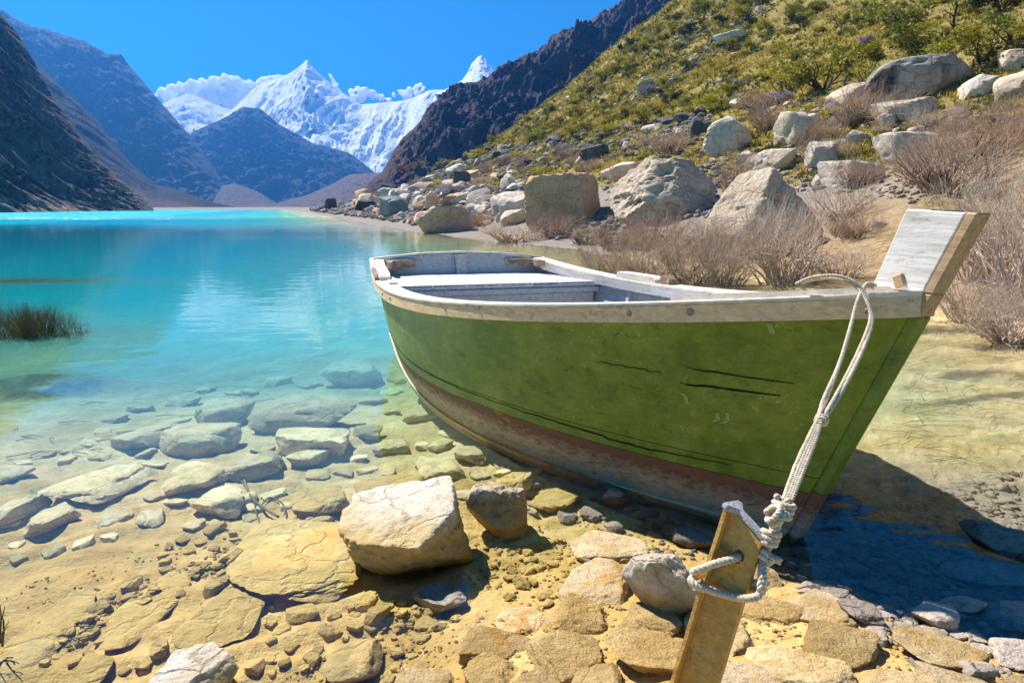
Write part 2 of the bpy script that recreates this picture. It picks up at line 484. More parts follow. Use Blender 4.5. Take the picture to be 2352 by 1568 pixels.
# ------------------------------------------------------------------ mountains
def mountain(name, label, sil, foot, ridge, mat, prof=1.0, amp=0.10, freq=1.0, seed=0.0, cols=260, rows=90, zfoot=-3.0, sharp=0.06, back=1.25, streak=0.0, silamp=1.0, crag=1.0):
    """sil: crest as seen from the lake; foot/ridge: (px, distance) of the base and crest lines"""
    sil = np.array(sil, float); foot = np.array(foot, float); ridge = np.array(ridge, float)
    px = np.linspace(sil[0, 0], sil[-1, 0], cols)
    py = np.interp(px, sil[:, 0], sil[:, 1])
    py = py + silamp * (2.2 * fbm(px * 0.035 + seed, px * 0 + seed, 4))
    Df = np.interp(px, foot[:, 0], foot[:, 1]); Dr = np.interp(px, ridge[:, 0], ridge[:, 1])
    u = 784 - py
    fw = FPX * CP + u * SP; up = -FPX * SP + u * CP
    tx = (px - 1176) / fw
    zr = CAM_H + Dr * up / fw
    nb = max(6, rows // 6)
    t = np.concatenate([np.linspace(0, 1, rows), 1 + np.linspace(0, back - 1, nb + 1)[1:]])
    T = t[None, :]
    Yd = Df[:, None] + (Dr - Df)[:, None] * T
    # lines of sight fan out: keep the foot of each column on its own bearing
    Xd = tx[:, None] * Yd
    H = (zr - zfoot)[:, None]
    fr = np.where(T <= 1, np.clip(T, 0, 1) ** prof, 1 - (T - 1) * 1.6)
    Z = zfoot + H * fr
    S = (H.max()) * freq
    nx = Xd / S * 3.0 + seed; ny = (Yd * 0.45 + Z) / S * 3.0 - seed
    rd = ridged(nx, ny, 5, 0.55) - 0.45
    mid = ridged(nx * 3.3 + 5, ny * 3.3, 4, 0.6) - 0.45
    fin = ridged(nx * 9.7 + 2, ny * 9.7, 3, 0.6) - 0.45
    st = ridged(nx * 3.6 + 0.3 * fbm(nx * 2, ny * 2, 3), ny * 0.55, 5, 0.6) - 0.45
    env = np.sin(np.clip(T, 0, 1) * np.pi) ** 0.6 + sharp
    rel = rd * (1 - streak) + st * streak * 0.7 + crag * (0.34 * mid + 0.14 * fin)
    Z = Z + H * amp * rel * env
    # lean outwards too, so that the ribs and crags are real relief
    Yd = Yd - H * amp * 1.5 * rel * env
    Xd = Xd + H * amp * 0.6 * (fbm(nx * 2.2, ny * 2.2 + 8, 5)) * env
    V = np.stack([Xd, Yd, Z], -1)
    me = mesh_from(name, V.reshape(-1, 3), grid_faces(cols, len(t)).copy(), True)
    hh = me.attributes.new('rise', 'FLOAT', 'POINT')
    hh.data.foreach_set('value', (np.clip(T, 0, 1) + 0 * Z).ravel().astype(np.float32))
    o = obj(name, me, mat)
    tag(o, label, 'mountain', kind='structure')
    return o

def mountain_mat(name, rock1, rock2, talus=None, talus_top=0.3, snow=0.0, s=100.0, veg=None, bump=1.0, snowc=(0.86, 0.88, 0.9)):
    m, nt = newmat(name); g = G(nt)
    co = g.pos()
    rise = g.attr('rise').outputs['Fac']
    n1 = g.noise(co, 4.0 / s, 7, 0.65); n2 = g.noise(co, 22.0 / s, 7, 0.7)
    n3 = g.noise(g.mapv(co, (1, 1, 0.25)), 40.0 / s, 5, 0.7)
    c = g.mix(g.ramp(n2, [(0.43, 0.0), (0.58, 1.0)]), rock1, rock2)
    if veg: c = g.mix(g.ramp(n1, [(0.49, 0.0), (0.56, 0.85)]), c, veg)
    if talus:
        f = g.math('ADD', rise, g.math('MULTIPLY', g.math('SUBTRACT', n1, 0.5), 0.55))
        f = g.ramp(f, [(talus_top * 0.6, 1.0), (talus_top, 0.0)])
        tc = g.mix(g.ramp(n3, [(0.35, 0.0), (0.65, 1.0)]), talus, tuple(v * 0.5 for v in talus))
        c = g.mix(f, c, tc)
    if snow > 0:
        nz = g.xyz(g.n('ShaderNodeNewGeometry').outputs['Normal'])[2]
        f = g.math('ADD', g.math('ADD', nz, g.math('MULTIPLY', g.math('SUBTRACT', n2, 0.5), 1.3)), g.math('MULTIPLY', g.math('SUBTRACT', n1, 0.5), 0.9))
        f = g.ramp(f, [(max(0.0, 0.52 - 0.5 * snow), 0.0), (max(0.02, 0.6 - 0.5 * snow), 1.0)])
        c = g.mix(f, c, snowc)
    h = g.math('ADD', n2, g.math('MULTIPLY', n3, 0.5))
    b = g.bump(h, bump, 0.06 * s)
    g.out(g.principled(c, 0.9, b, 0.15).outputs[0])
    return m

def build_mountains():
    blue = mountain_mat('blue_mountain_rock', (0.04, 0.05, 0.07), (0.15, 0.15, 0.17), talus=(0.20, 0.15, 0.14), talus_top=0.10, s=420, veg=(0.075, 0.085, 0.085))  # bluish tint and paler patches paint in skylight and sunlit spots
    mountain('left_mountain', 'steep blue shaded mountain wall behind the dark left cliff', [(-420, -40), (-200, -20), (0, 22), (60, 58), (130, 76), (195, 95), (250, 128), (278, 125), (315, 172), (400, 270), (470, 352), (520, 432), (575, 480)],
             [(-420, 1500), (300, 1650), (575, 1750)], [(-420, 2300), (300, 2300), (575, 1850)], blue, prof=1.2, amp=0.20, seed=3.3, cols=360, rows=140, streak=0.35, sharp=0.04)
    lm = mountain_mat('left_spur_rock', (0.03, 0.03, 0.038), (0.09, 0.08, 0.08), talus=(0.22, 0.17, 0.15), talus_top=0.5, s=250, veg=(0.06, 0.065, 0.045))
    mountain('left_spur', 'lower blue spur with pale scree at the foot of the left mountain', [(60, 120), (140, 200), (220, 275), (300, 375), (360, 425), (420, 440), (480, 462), (560, 479)],
             [(60, 640), (560, 900)], [(60, 1150), (400, 1060), (560, 920)], lm, amp=0.12, seed=8.1, cols=220, rows=70)
    cm = mountain_mat('center_mountain_rock', (0.04, 0.05, 0.07), (0.15, 0.145, 0.17), talus=(0.14, 0.11, 0.11), talus_top=0.2, s=520, veg=(0.075, 0.085, 0.085))  # same painted skylight tint and sunlit patches as the left mountain
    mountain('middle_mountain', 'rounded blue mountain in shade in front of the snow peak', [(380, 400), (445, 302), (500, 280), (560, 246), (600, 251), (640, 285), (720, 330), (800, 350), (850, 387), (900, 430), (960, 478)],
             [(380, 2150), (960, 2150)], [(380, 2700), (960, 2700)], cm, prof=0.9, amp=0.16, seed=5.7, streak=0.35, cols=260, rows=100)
    mr = mountain_mat('moraine_rock', (0.15, 0.12, 0.12), (0.25, 0.2, 0.19), s=200)
    mountain('moraine_ridge', 'pale moraine ridge running down to the far end of the lake', [(500, 480), (560, 470), (640, 466), (700, 450), (760, 425), (805, 400), (880, 396), (960, 430), (1050, 478)],
             [(500, 900), (1050, 1000)], [(500, 960), (800, 1500), (1050, 1300)], mr, amp=0.09, seed=2.4, cols=200, rows=50)
    fm = mountain_mat('foothill_rock', (0.13, 0.11, 0.11), (0.22, 0.18, 0.17), s=200)
    mountain('foothill', 'low pale foothill between the blue mountains at the lake head', [(480, 478), (510, 428), (540, 420), (590, 440), (640, 470), (680, 480)],
             [(480, 1300), (680, 1300)], [(480, 1650), (680, 1650)], fm, amp=0.08, seed=6.4, cols=120, rows=40)
    snow = mountain_mat('snow_mountain', (0.07, 0.08, 0.11), (0.12, 0.12, 0.15), snow=1.2, s=900, bump=0.2)
    mountain('snow_mountain', 'pointed snow peak with sharp white ridges above the lake', [(380, 330), (470, 300), (540, 246), (575, 212), (600, 190), (630, 184), (660, 172), (682, 158), (705, 138), (722, 158), (745, 181), (768, 200), (790, 216), (830, 241), (865, 238), (900, 234), (930, 232), (960, 220), (985, 208), (1020, 206), (1060, 190), (1100, 240), (1200, 300)],
             [(380, 2750), (1200, 2750)], [(380, 3900), (1200, 3900)], snow, prof=0.95, amp=0.11, freq=1.6, seed=1.9, cols=640, rows=200, streak=0.8, sharp=0.01, zfoot=-60, crag=0.12)
    snow2 = mountain_mat('snow_dome', (0.10, 0.11, 0.14), (0.16, 0.16, 0.18), snow=1.1, s=900, bump=0.5)
    mountain('snow_dome', 'low white glacier dome under the clouds left of the peak', [(340, 250), (380, 236), (430, 216), (455, 224), (500, 243), (560, 262), (640, 300)],
             [(340, 2600), (640, 2600)], [(340, 4300), (640, 4300)], snow2, amp=0.07, seed=4.2, cols=160, rows=80, zfoot=-60)
    mountain('snow_pinnacle', 'blunt snow pinnacle rising behind the dark right ridge', [(1000, 225), (1040, 200), (1062, 184), (1075, 165), (1085, 146), (1096, 133), (1105, 127), (1114, 136), (1125, 150), (1136, 162), (1146, 178), (1200, 230)],
             [(1000, 3200), (1200, 3200)], [(1000, 4300), (1200, 4300)], snow, amp=0.12, seed=7.7, cols=140, rows=110, streak=0.6, crag=0.3, zfoot=500, sharp=0.02)
    dk = mountain_mat('dark_ridge_rock', (0.045, 0.038, 0.058), (0.15, 0.12, 0.145), s=130, veg=(0.19, 0.115, 0.10), bump=1.0)
    mountain('dark_ridge', 'dark craggy ridge behind the green hillside', [(840, 430), (880, 392), (905, 345), (935, 310), (960, 285), (985, 250), (1015, 218), (1060, 195), (1145, 178), (1165, 152), (1195, 130), (1260, 105), (1330, 62), (1420, 10), (1500, -40), (1700, -170), (2000, -320)],
             [(840, 380), (1100, 330), (2000, 330)], [(840, 480), (1000, 640), (2000, 760)], dk, prof=0.9, amp=0.20, freq=0.6, seed=9.4, cols=520, rows=190, sharp=0.012, crag=1.2)
    lc = mountain_mat('cliff_rock', (0.03, 0.03, 0.036), (0.24, 0.225, 0.20), talus=(0.50, 0.42, 0.34), talus_top=0.17, s=70, veg=(0.13, 0.15, 0.11), bump=1.0)  # pale second rock tone paints in sunlit crag facets
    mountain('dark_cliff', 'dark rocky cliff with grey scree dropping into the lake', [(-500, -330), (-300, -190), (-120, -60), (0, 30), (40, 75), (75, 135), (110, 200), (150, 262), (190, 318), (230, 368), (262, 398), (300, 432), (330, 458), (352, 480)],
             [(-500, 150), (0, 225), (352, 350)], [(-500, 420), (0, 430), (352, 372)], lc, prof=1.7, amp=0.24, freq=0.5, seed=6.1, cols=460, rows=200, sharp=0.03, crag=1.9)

# ------------------------------------------------------------------ clouds and haze
def build_clouds():
    m, nt = newmat('cloud_white'); g = G(nt)
    p = g.principled((0.99, 0.99, 0.99), 1.0, None, 0.0)
    p.subsurface_method = 'RANDOM_WALK'
    p.inputs['Subsurface Weight'].default_value = 1.0
    p.inputs['Subsurface Radius'].default_value = (1, 1, 1)
    p.inputs['Subsurface Scale'].default_value = 260.0
    g.out(p.outputs[0])
    rnd = random.Random(5)
    Yc = 5500; k = Yc / FPX
    specs = [
        ('long white cumulus bank behind the left shoulder of the snow peak', [(352, 224, 8), (372, 214, 12), (395, 206, 13), (418, 208, 17), (443, 200, 17), (468, 202, 17), (492, 190, 15), (518, 185, 14), (545, 196, 18), (572, 204, 18), (597, 212, 18), (430, 228, 22), (480, 226, 26), (530, 220, 28), (575, 228, 24), (390, 226, 16)]),
        ('small rounded white cloud touching the left ridge of the snow peak', [(602, 190, 11), (620, 184, 10), (638, 180, 9), (652, 184, 9), (664, 193, 8), (630, 194, 12)]),
        ('thin wisp of cloud just beyond the snow summit', [(757, 170, 3), (761, 178, 5), (766, 188, 6), (771, 199, 7), (776, 210, 8)]),
        ('ragged white cloud over the saddle beside the snow peak', [(792, 224, 5), (806, 212, 7), (821, 204, 7), (838, 210, 10), (856, 217, 11), (875, 224, 9), (894, 230, 7), (830, 224, 12), (812, 226, 9)]),
        ('puffy cloud right of the saddle with a torn upper edge', [(905, 220, 6), (922, 212, 7), (940, 208, 8), (955, 202, 6), (965, 195, 4), (974, 206, 5), (935, 222, 11), (960, 216, 8), (914, 207, 3)]),
    ]
    tmp = []
    for lab, blobs in specs:
        Vs, Fs, nv = [], [], 0
        bm = bmesh.new(); bmesh.ops.create_icosphere(bm, subdivisions=3, radius=1.0)
        V0 = np.array([v.co[:] for v in bm.verts]); F0 = np.array([[v.index for v in f.verts] for f in bm.faces]); bm.free()
        for (px, py, r) in blobs:
            subs = [(px, py, r)] + [(px + math.cos(a) * r * rnd.uniform(.55, .95), py - math.sin(a) * r * rnd.uniform(.5, .9), r * rnd.uniform(.22, .42)) for a in (rnd.uniform(-.4, 3.5) for _ in range(9))]
            for (qx, qy, q) in subs:
                c = np.array(at_y(qx, qy, Yc + rnd.uniform(-.5, .5) * r * k))
                Vs.append(V0 * q * k + c); Fs.append(F0 + nv); nv += len(V0)
        o = obj('cloud', mesh_from('cloud', np.concatenate(Vs), np.concatenate(Fs), True), m)
        md = o.modifiers.new('remesh', 'REMESH'); md.mode = 'VOXEL'; md.voxel_size = 9.0
        tag(o, lab, 'cloud', 'clouds above the snow mountains'); tmp.append(o)
    dg = bpy.context.evaluated_depsgraph_get()
    for o in tmp:
        me = bpy.data.meshes.new_from_object(o.evaluated_get(dg)); o.modifiers.clear()
        n = len(me.vertices); co = np.empty(n * 3, np.float32); me.vertices.foreach_get('co', co); co = co.reshape(-1, 3).astype(float)
        nr = np.empty(n * 3, np.float32); me.vertices.foreach_get('normal', nr); nr = nr.reshape(-1, 3)
        d = (np.abs(perlin(co[:, 0] / 60, co[:, 2] / 60 + co[:, 1] / 90)) + .6 * np.abs(perlin(co[:, 0] / 27, co[:, 2] / 27)) - .35) * 26
        co = co + nr * d[:, None]
        me.vertices.foreach_set('co', co.astype(np.float32).ravel()); me.update()
        me.polygons.foreach_set('use_smooth', np.ones(len(me.polygons), dtype=bool))
        me.materials.clear(); me.materials.append(m); o.data = me

def build_haze():
    m, nt = newmat('haze'); g = G(nt)
    v = g.n('ShaderNodeVolumePrincipled')
    v.inputs['Color'].default_value = (0.07, 0.34, 1.0, 1)
    v.inputs['Density'].default_value = 0.00021
    v.inputs['Anisotropy'].default_value = 0.35
    o_ = g.n('ShaderNodeOutputMaterial'); nt.links.new(v.outputs[0], o_.inputs['Volume'])
    lo = np.array([-9500, -120, -140.0]); hi = np.array([9500, 4700, 900.0])
    c = [(x, y, z) for x in (lo[0], hi[0]) for y in (lo[1], hi[1]) for z in (lo[2], hi[2])]
    F = [(0, 1, 3, 2), (4, 6, 7, 5), (0, 4, 5, 1), (2, 3, 7, 6), (0, 2, 6, 4), (1, 5, 7, 3)]
    o = obj('haze', mesh_from('haze', c, F), m)
    tag(o, 'blue mountain air thickening towards the far peaks', 'haze', kind='stuff')

build_ground()
build_water()
build_mountains()
build_clouds()
build_haze()
# ------------------------------------------------------------------ boat
def tube_mesh(path, rad, sides=8, closed=False):
    """swept tube round a list of points; rad a number or a list"""
    P = [Vector(p) for p in path]; n = len(P)
    V, F = [], []
    up = Vector((0.13, 0.31, 0.94))
    prev = None
    for i, p in enumerate(P):
        t = (P[min(i + 1, n - 1)] - P[max(i - 1, 0)])
        if t.length < 1e-9: t = Vector((0, 0, 1))
        t.normalize()
        if prev is None:
            a = t.cross(up)
            if a.length < 1e-3: a = t.cross(Vector((1, 0, 0)))
        else:
            a = prev - t * prev.dot(t)
        a.normalize(); prev = a
        b = t.cross(a)
        r = rad[i] if hasattr(rad, '__len__') else rad
        for k in range(sides):
            w = 2 * math.pi * k / sides
            V.append(p + (a * math.cos(w) + b * math.sin(w)) * r)
    for i in range(n - 1):
        for k in range(sides):
            k2 = (k + 1) % sides
            F.append((i * sides + k, i * sides + k2, (i + 1) * sides + k2, (i + 1) * sides + k))
    F.append(tuple(range(sides))[::-1]); F.append(tuple((n - 1) * sides + k for k in range(sides)))
    return V, F

def smooth_path(pts, n=60):
    """Catmull-Rom through points"""
    P = [Vector(p) for p in pts]
    P = [P[0] * 2 - P[1]] + P + [P[-1] * 2 - P[-2]]
    out = []
    segs = len(P) - 3
    for i in range(n + 1):
        u = i / n * segs; k = min(int(u), segs - 1); t = u - k
        a, b, c, d = P[k:k + 4]
        out.append(0.5 * ((2 * b) + (c - a) * t + (2 * a - 5 * b + 4 * c - d) * t * t + (3 * b - a - 3 * c + d) * t ** 3))
    return out

def box_bm(bm, lo, hi, bevel=0.0, rng=None):
    vs = [bm.verts.new((x, y, z)) for x in (lo[0], hi[0]) for y in (lo[1], hi[1]) for z in (lo[2], hi[2])]
    for f in ((0, 1, 3, 2), (4, 6, 7, 5), (0, 4, 5, 1), (2, 3, 7, 6), (0, 2, 6, 4), (1, 5, 7, 3)):
        bm.faces.new([vs[i] for i in f])
    return vs
def box_mesh(name, lo, hi, bevel=0.004, seg=1):
    bm = bmesh.new(); box_bm(bm, lo, hi)
    if bevel: bmesh.ops.bevel(bm, geom=bm.edges[:], offset=bevel, segments=seg, affect='EDGES')
    bmesh.ops.recalc_face_normals(bm, faces=bm.faces[:])
    me = bpy.data.meshes.new(name); bm.to_mesh(me); bm.free(); return me
def prism_mesh(name, poly_a, poly_b, bevel=0.004):
    """closed solid between two polygons with the same number of corners"""
    bm = bmesh.new()
    A = [bm.verts.new(p) for p in poly_a]; B = [bm.verts.new(p) for p in poly_b]; n = len(A)
    bm.faces.new(A); bm.faces.new(B[::-1])
    for i in range(n): bm.faces.new((A[i], B[i], B[(i + 1) % n], A[(i + 1) % n]))
    bmesh.ops.recalc_face_normals(bm, faces=bm.faces[:])
    if bevel: bmesh.ops.bevel(bm, geom=bm.edges[:], offset=bevel, segments=1, affect='EDGES')
    bmesh.ops.recalc_face_normals(bm, faces=bm.faces[:])
    me = bpy.data.meshes.new(name); bm.to_mesh(me); bm.free(); return me
def slab_mesh(name, Pg, thick, smooth=True):
    """closed shell: a grid of points (nu, nv, 3) thickened along its normals by thick (signed)"""
    Pg = np.asarray(Pg, float); nu, nv, _ = Pg.shape
    du = np.gradient(Pg, axis=0); dv = np.gradient(Pg, axis=1)
    N = np.cross(du, dv); N /= np.linalg.norm(N, axis=-1, keepdims=True) + 1e-12
    Q = Pg + N * thick
    V = np.concatenate([Pg.reshape(-1, 3), Q.reshape(-1, 3)])
    n = nu * nv
    F = grid_faces(nu, nv)
    Fl = [tuple(f) for f in F] + [tuple(f[::-1] + n) for f in F]
    for i in range(nu - 1):
        a, b = i * nv, (i + 1) * nv
        Fl.append((a, a + n, b + n, b)); a += nv - 1; b += nv - 1; Fl.append((a, b, b + n, a + n))
    for j in range(nv - 1):
        a, b = j, j + 1
        Fl.append((a, b, b + n, a + n)); a += (nu - 1) * nv; b += (nu - 1) * nv; Fl.append((a, a + n, b + n, b))
    me = mesh_from(name, V, Fl, False)
    bm = bmesh.new(); bm.from_mesh(me); bmesh.ops.recalc_face_normals(bm, faces=bm.faces[:]); bm.to_mesh(me); bm.free()
    if smooth:
        me.polygons.foreach_set('use_smooth', np.ones(len(me.polygons), dtype=bool))
        if hasattr(me, 'set_sharp_from_angle'): me.set_sharp_from_angle(angle=R(40))
    return me

BX, BY, BB, BHEEL, BL, BRAKE, BTR = 1.2377, 2.7699, 0.37846, 0.01557, 4.6602, 0.4302, 0.2270
_br = np.array([.034, .828, 1.264, 1.282, 1.086, .919]); _zr = np.array([1.12, .939, .802, .732, .769, .884])
_bb = np.array([.03, .614, .999, 1.073, .901, .813]); _zb = np.array([.03, -.010, -.045, -.062, .01, .158])
def bern(s, c):
    s = np.asarray(s, float); n = len(c) - 1
    return sum(math.comb(n, k) * s ** k * (1 - s) ** (n - k) * c[k] for k in range(n + 1))
def hull_pt(s, v, side, out=0.0):
    """s 0 bow .. 1 stern, v 0 bottom .. 1 rail top, side -1 port +1 starboard; boat frame: x starboard, y aft, z up"""
    s = np.asarray(s, float); v = np.asarray(v, float)
    br, zr, bb, zb = bern(s, _br), bern(s, _zr), bern(s, _bb), bern(s, _zb)
    ar = -BRAKE * zr * (1 - s) + (BL + BTR) * s; ab = BL * s
    bul = 0.055 * np.sin(np.pi * v) * np.sin(np.pi * np.clip(s * 1.1, 0, 1)) 
    b = bb + (br - bb) * v + bul + out
    return np.stack([side * b, ab + (ar - ab) * v, zb + (zr - zb) * v], -1)
def vchine(s): return 0.185 + 0.10 * np.clip(s / 0.35, 0, 1) - 0.05 * np.clip((s - 0.6) / 0.4, 0, 1)
RAILH = 0.088

def hull_green_mat():
    m, nt = newmat('green_paint'); g = G(nt)
    co = g.objco()
    ln = g.mapv(co, (3, 1.0, 3))
    n1 = g.noise(co, 3.2, 7, 0.68); n2 = g.noise(g.mapv(co, (2.2, 0.9, 2.2)), 7, 8, 0.76, 0.5); n3 = g.noise(co, 65, 4, 0.7)
    c = g.mix(g.ramp(n1, [(0.35, 0.0), (0.65, 1.0)]), (0.095, 0.16, 0.015), (0.195, 0.265, 0.028))
    c = g.mix(g.ramp(n2, [(0.50, 0.0), (0.66, 0.7)]), c, (0.23, 0.30, 0.055))
    c = g.mix(g.ramp(n2, [(0.30, 0.85), (0.45, 0.0)]), c, (0.035, 0.07, 0.012))
    w = g.math('ADD', g.math('MULTIPLY', n1, 0.45), g.math('MULTIPLY', n3, 0.55))
    c = g.mix(g.ramp(w, [(0.575, 0.0), (0.625, 0.75)]), c, (0.36, 0.38, 0.16))
    n5 = g.noise(g.mapv(co, (10, 10, 1.3)), 2.4, 5, 0.7)
    c = g.mix(g.ramp(n5, [(0.62, 0.0), (0.75, 0.6)]), c, (0.03, 0.05, 0.015))
    b = g.bump(g.math('ADD', n2, g.math('MULTIPLY', n3, 0.6)), 0.5, 0.006)
    g.out(g.principled(c, 0.55, b, 0.35).outputs[0]); return m
def hull_brown_mat():
    m, nt = newmat('worn_bottom_paint'); g = G(nt)
    co = g.objco()
    n1 = g.noise(g.mapv(co, (2, 0.8, 3)), 3.0, 7, 0.7, 0.4); n2 = g.noise(g.mapv(co, (6, 2.0, 6)), 6, 7, 0.75, 0.4); n3 = g.noise(co, 80, 4, 0.7)
    z = g.xyz(co)[2]
    hi = g.n('ShaderNodeMapRange'); g.set(hi.inputs[0], g.math('ADD', z, g.math('MULTIPLY', g.math('SUBTRACT', n2, 0.5), 0.22)))
    hi.inputs[1].default_value = 0.08; hi.inputs[2].default_value = 0.17
    c = g.mix(hi.outputs[0], (0.54, 0.39, 0.235), (0.215, 0.10, 0.06))
    c = g.mix(g.ramp(n2, [(0.5, 0.0), (0.66, 0.6)]), c, (0.12, 0.06, 0.035))
    c = g.mix(g.ramp(n1, [(0.60, 0.0), (0.66, 0.9)]), c, (0.50, 0.25, 0.05))
    c = g.mix(g.ramp(n3, [(0.62, 0.0), (0.72, 0.4)]), c, (0.42, 0.33, 0.24))
    b = g.bump(g.math('ADD', n2, g.math('MULTIPLY', n3, 0.6)), 0.7, 0.008)
    g.out(g.principled(c, 0.75, b, 0.25).outputs[0]); return m

def build_boat():
    M = {}
    M['green'] = hull_green_mat(); M['brown'] = hull_brown_mat()
    M['rail'] = wood_mat('weathered_bounce_warm_rail', (0.82, 0.58, 0.34), (0.55, 0.34, 0.15), 0.56, 0.72, dark=(0.12, 0.07, 0.035), dirt=0.3)  # orange base paints in the warm bounce light on the worn rail
    M['white'] = wood_mat('white_paint', (0.82, 0.73, 0.60), (0.52, 0.43, 0.34), 0.60, 0.70, dark=(0.16, 0.11, 0.08), dirt=0.28)
    M['stemp'] = wood_mat('stem_white_paint', (0.80, 0.76, 0.72), (0.55, 0.40, 0.28), 0.60, 0.70, dark=(0.2, 0.12, 0.07), dirt=0.28)
    M['bare'] = wood_mat('bounce_toned_stem_wood', (0.52, 0.34, 0.19), (0.62, 0.50, 0.36), 0.5, 0.7, dark=(0.16, 0.08, 0.03), dirt=0.4)  # wood tone carries the warm bounce light of the stem front
    M['grey'] = wood_mat('grey_inner_paint', (0.55, 0.55, 0.56), (0.36, 0.32, 0.30), 0.58, 0.72, dark=(0.14, 0.11, 0.10), dirt=0.3)
    M['deck'] = wood_mat('pale_deck_paint', (0.66, 0.63, 0.60), (0.45, 0.40, 0.36), 0.56, 0.72, dark=(0.2, 0.16, 0.13), dirt=0.3)
    M['old'] = wood_mat('raw_split_wood', (0.30, 0.19, 0.11), (0.55, 0.48, 0.42), 0.5, 0.6, dark=(0.07, 0.04, 0.02), dirt=0.5, bumpd=0.015)
    M['bolt'] = simple_mat('bolt_steel', (0.33, 0.30, 0.26), 0.55, 0.1, 30, metallic=0.4)
    M['crack'] = simple_mat('dark_crack', (0.012, 0.01, 0.008), 0.95, 0)
    M['scratch'] = simple_mat('scratched_paint', (0.34, 0.42, 0.16), 0.8, 0, 60, c2=(0.2, 0.28, 0.09))
    root = empty('rowing_boat', (BX, BY, 0), (0, BHEEL, BB))
    tag(root, 'old wooden rowing boat with green hull and white rail moored at the shore', 'boat')
    s = np.linspace(0, 1, 70)
    def strake(side, f0, f1, out, mat, nv=8, thick=0.026, label=None):
        v = np.linspace(0, 1, nv)[None, :]
        v0 = f0(s)[:, None]; v1 = f1(s)[:, None]
        P = hull_pt(s[:, None], v0 + (v1 - v0) * v, side, out)
        # thicken inwards
        me = slab_mesh('hull_plank', P, 0.0)if False else None
        Pi = hull_pt(s[:, None], v0 + (v1 - v0) * v, side, out - thick)
        n = P.shape[0] * P.shape[1]; nu = P.shape[0]
        F = grid_faces(nu, nv); Fl = [tuple(f) for f in F] + [tuple(f[::-1] + n) for f in F]
        for i in range(nu - 1):
            a, b = i * nv, (i + 1) * nv
            Fl.append((a, a + n, b + n, b)); a += nv - 1; b += nv - 1; Fl.append((a, b, b + n, a + n))
        for j in range(nv - 1):
            a, b = j, j + 1
            Fl.append((a, b, b + n, a + n)); a += (nu - 1) * nv; b += (nu - 1) * nv; Fl.append((a, a + n, b + n, b))
        me = mesh_from('hull_plank', np.concatenate([P.reshape(-1, 3), Pi.reshape(-1, 3)]), Fl)
        bm = bmesh.new(); bm.from_mesh(me); bmesh.ops.recalc_face_normals(bm, faces=bm.faces[:]); bm.to_mesh(me); bm.free()
        me.polygons.foreach_set('use_smooth', np.ones(len(me.polygons), dtype=bool)); me.set_sharp_from_angle(angle=R(40))
        o = obj('hull_plank', me, mat, root)
        if label: o['label'] = label
        return o
    vr = lambda q: 1 - RAILH / (bern(q, _zr) - bern(q, _zb))
    lap = lambda q: vchine(q) + 0.075 + 0.04 * q
    for side in (-1, 1):
        strake(side, lambda q: q * 0 - 0.04, lambda q: vchine(q) - 0.004, 0.0, M['brown'], label='scuffed brown bottom plank')
        strake(side, vchine, lambda q: lap(q) - 0.0035, 0.004, M['green'], label='narrow green plank above the brown one')
        strake(side, lap, vr, 0.003, M['green'], nv=14, label='broad green upper plank')
    # flat bottom
    w = np.linspace(-1, 1, 9)[None, :]
    bb, zb = bern(s, _bb)[:, None], bern(s, _zb)[:, None]
    P = np.stack([w * (bb - 0.012), (BL * s)[:, None] + 0 * w, zb - 0.035 + 0 * w], -1)
    obj('bottom', slab_mesh('bottom', P, 0.03), M['brown'], root)
    # keel shoe: the thin bare edge seen along the foot of the hull
    for side in (-1, 1):
        a = hull_pt(s, s * 0 - 0.045, side, 0.010); b_ = hull_pt(s, s * 0 - 0.008, side, 0.012)
        P = np.stack([a, b_], 1)
        obj('chine_strip', slab_mesh('chine_strip', P, -0.016 * side), M['rail'], root, )
    # rail: an outer band and a flat cap of two planks
    for side in (-1, 1):
        def rail(o0, o1, z0, z1, nm, mat):
            top = hull_pt(s, s * 0 + 1.0, side)
            tap = np.clip(0.12 + s / 0.05, 0, 1)
            def P(o, z):
                q = top.copy(); q[:, 0] += side * o * (tap if o > 0 else 1.0); q[:, 2] += z
                q[:, 0] = side * np.maximum(side * q[:, 0], 0.012 if o < 0 else 0.02)
                return q
            ring = np.stack([P(o1, z0), P(o1, z1 - 0.006), P(o1 - 0.006, z1), P(o0 + 0.006, z1), P(o0, z1 - 0.006), P(o0, z0)], 1)
            nu, k = ring.shape[:2]; F = []
            for i in range(nu - 1):
                for j in range(k): F.append((i * k + j, (i + 1) * k + j, (i + 1) * k + (j + 1) % k, i * k + (j + 1) % k))
            F.append(tuple(range(k))); F.append(tuple((nu - 1) * k + j for j in range(k))[::-1])
            me = mesh_from(nm, ring.reshape(-1, 3), F)
            bm = bmesh.new(); bm.from_mesh(me); bmesh.ops.recalc_face_normals(bm, faces=bm.faces[:]); bm.to_mesh(me); bm.free()
            me.polygons.foreach_set('use_smooth', np.ones(len(me.polygons), dtype=bool)); me.set_sharp_from_angle(angle=R(35))
            return obj(nm, me, mat, root)
        rail(-0.004, 0.034, -RAILH, -0.012, 'rub_rail', M['rail'])
        rail(-0.012, 0.040, -0.0125, 0.004, 'rail_cap', M['white'])
        rail(-0.105, -0.0155, -0.022, 0.003, 'gunwale', M['white'])
        rail(-0.105, -0.085, -0.095, -0.0225, 'inner_rail', M['grey'])
    # inside skin (grey paint)
    for side in (-1, 1):
        v = np.linspace(0.0, 0.93, 8)[None, :]
        P = hull_pt(s[2:, None], v + 0 * s[2:, None], side, -0.03)
        obj('inner_lining', slab_mesh('inner_lining', P, 0.006 * side), M['grey'], root)
    # floor boards
    sf = np.linspace(0.10, 0.78, 30)
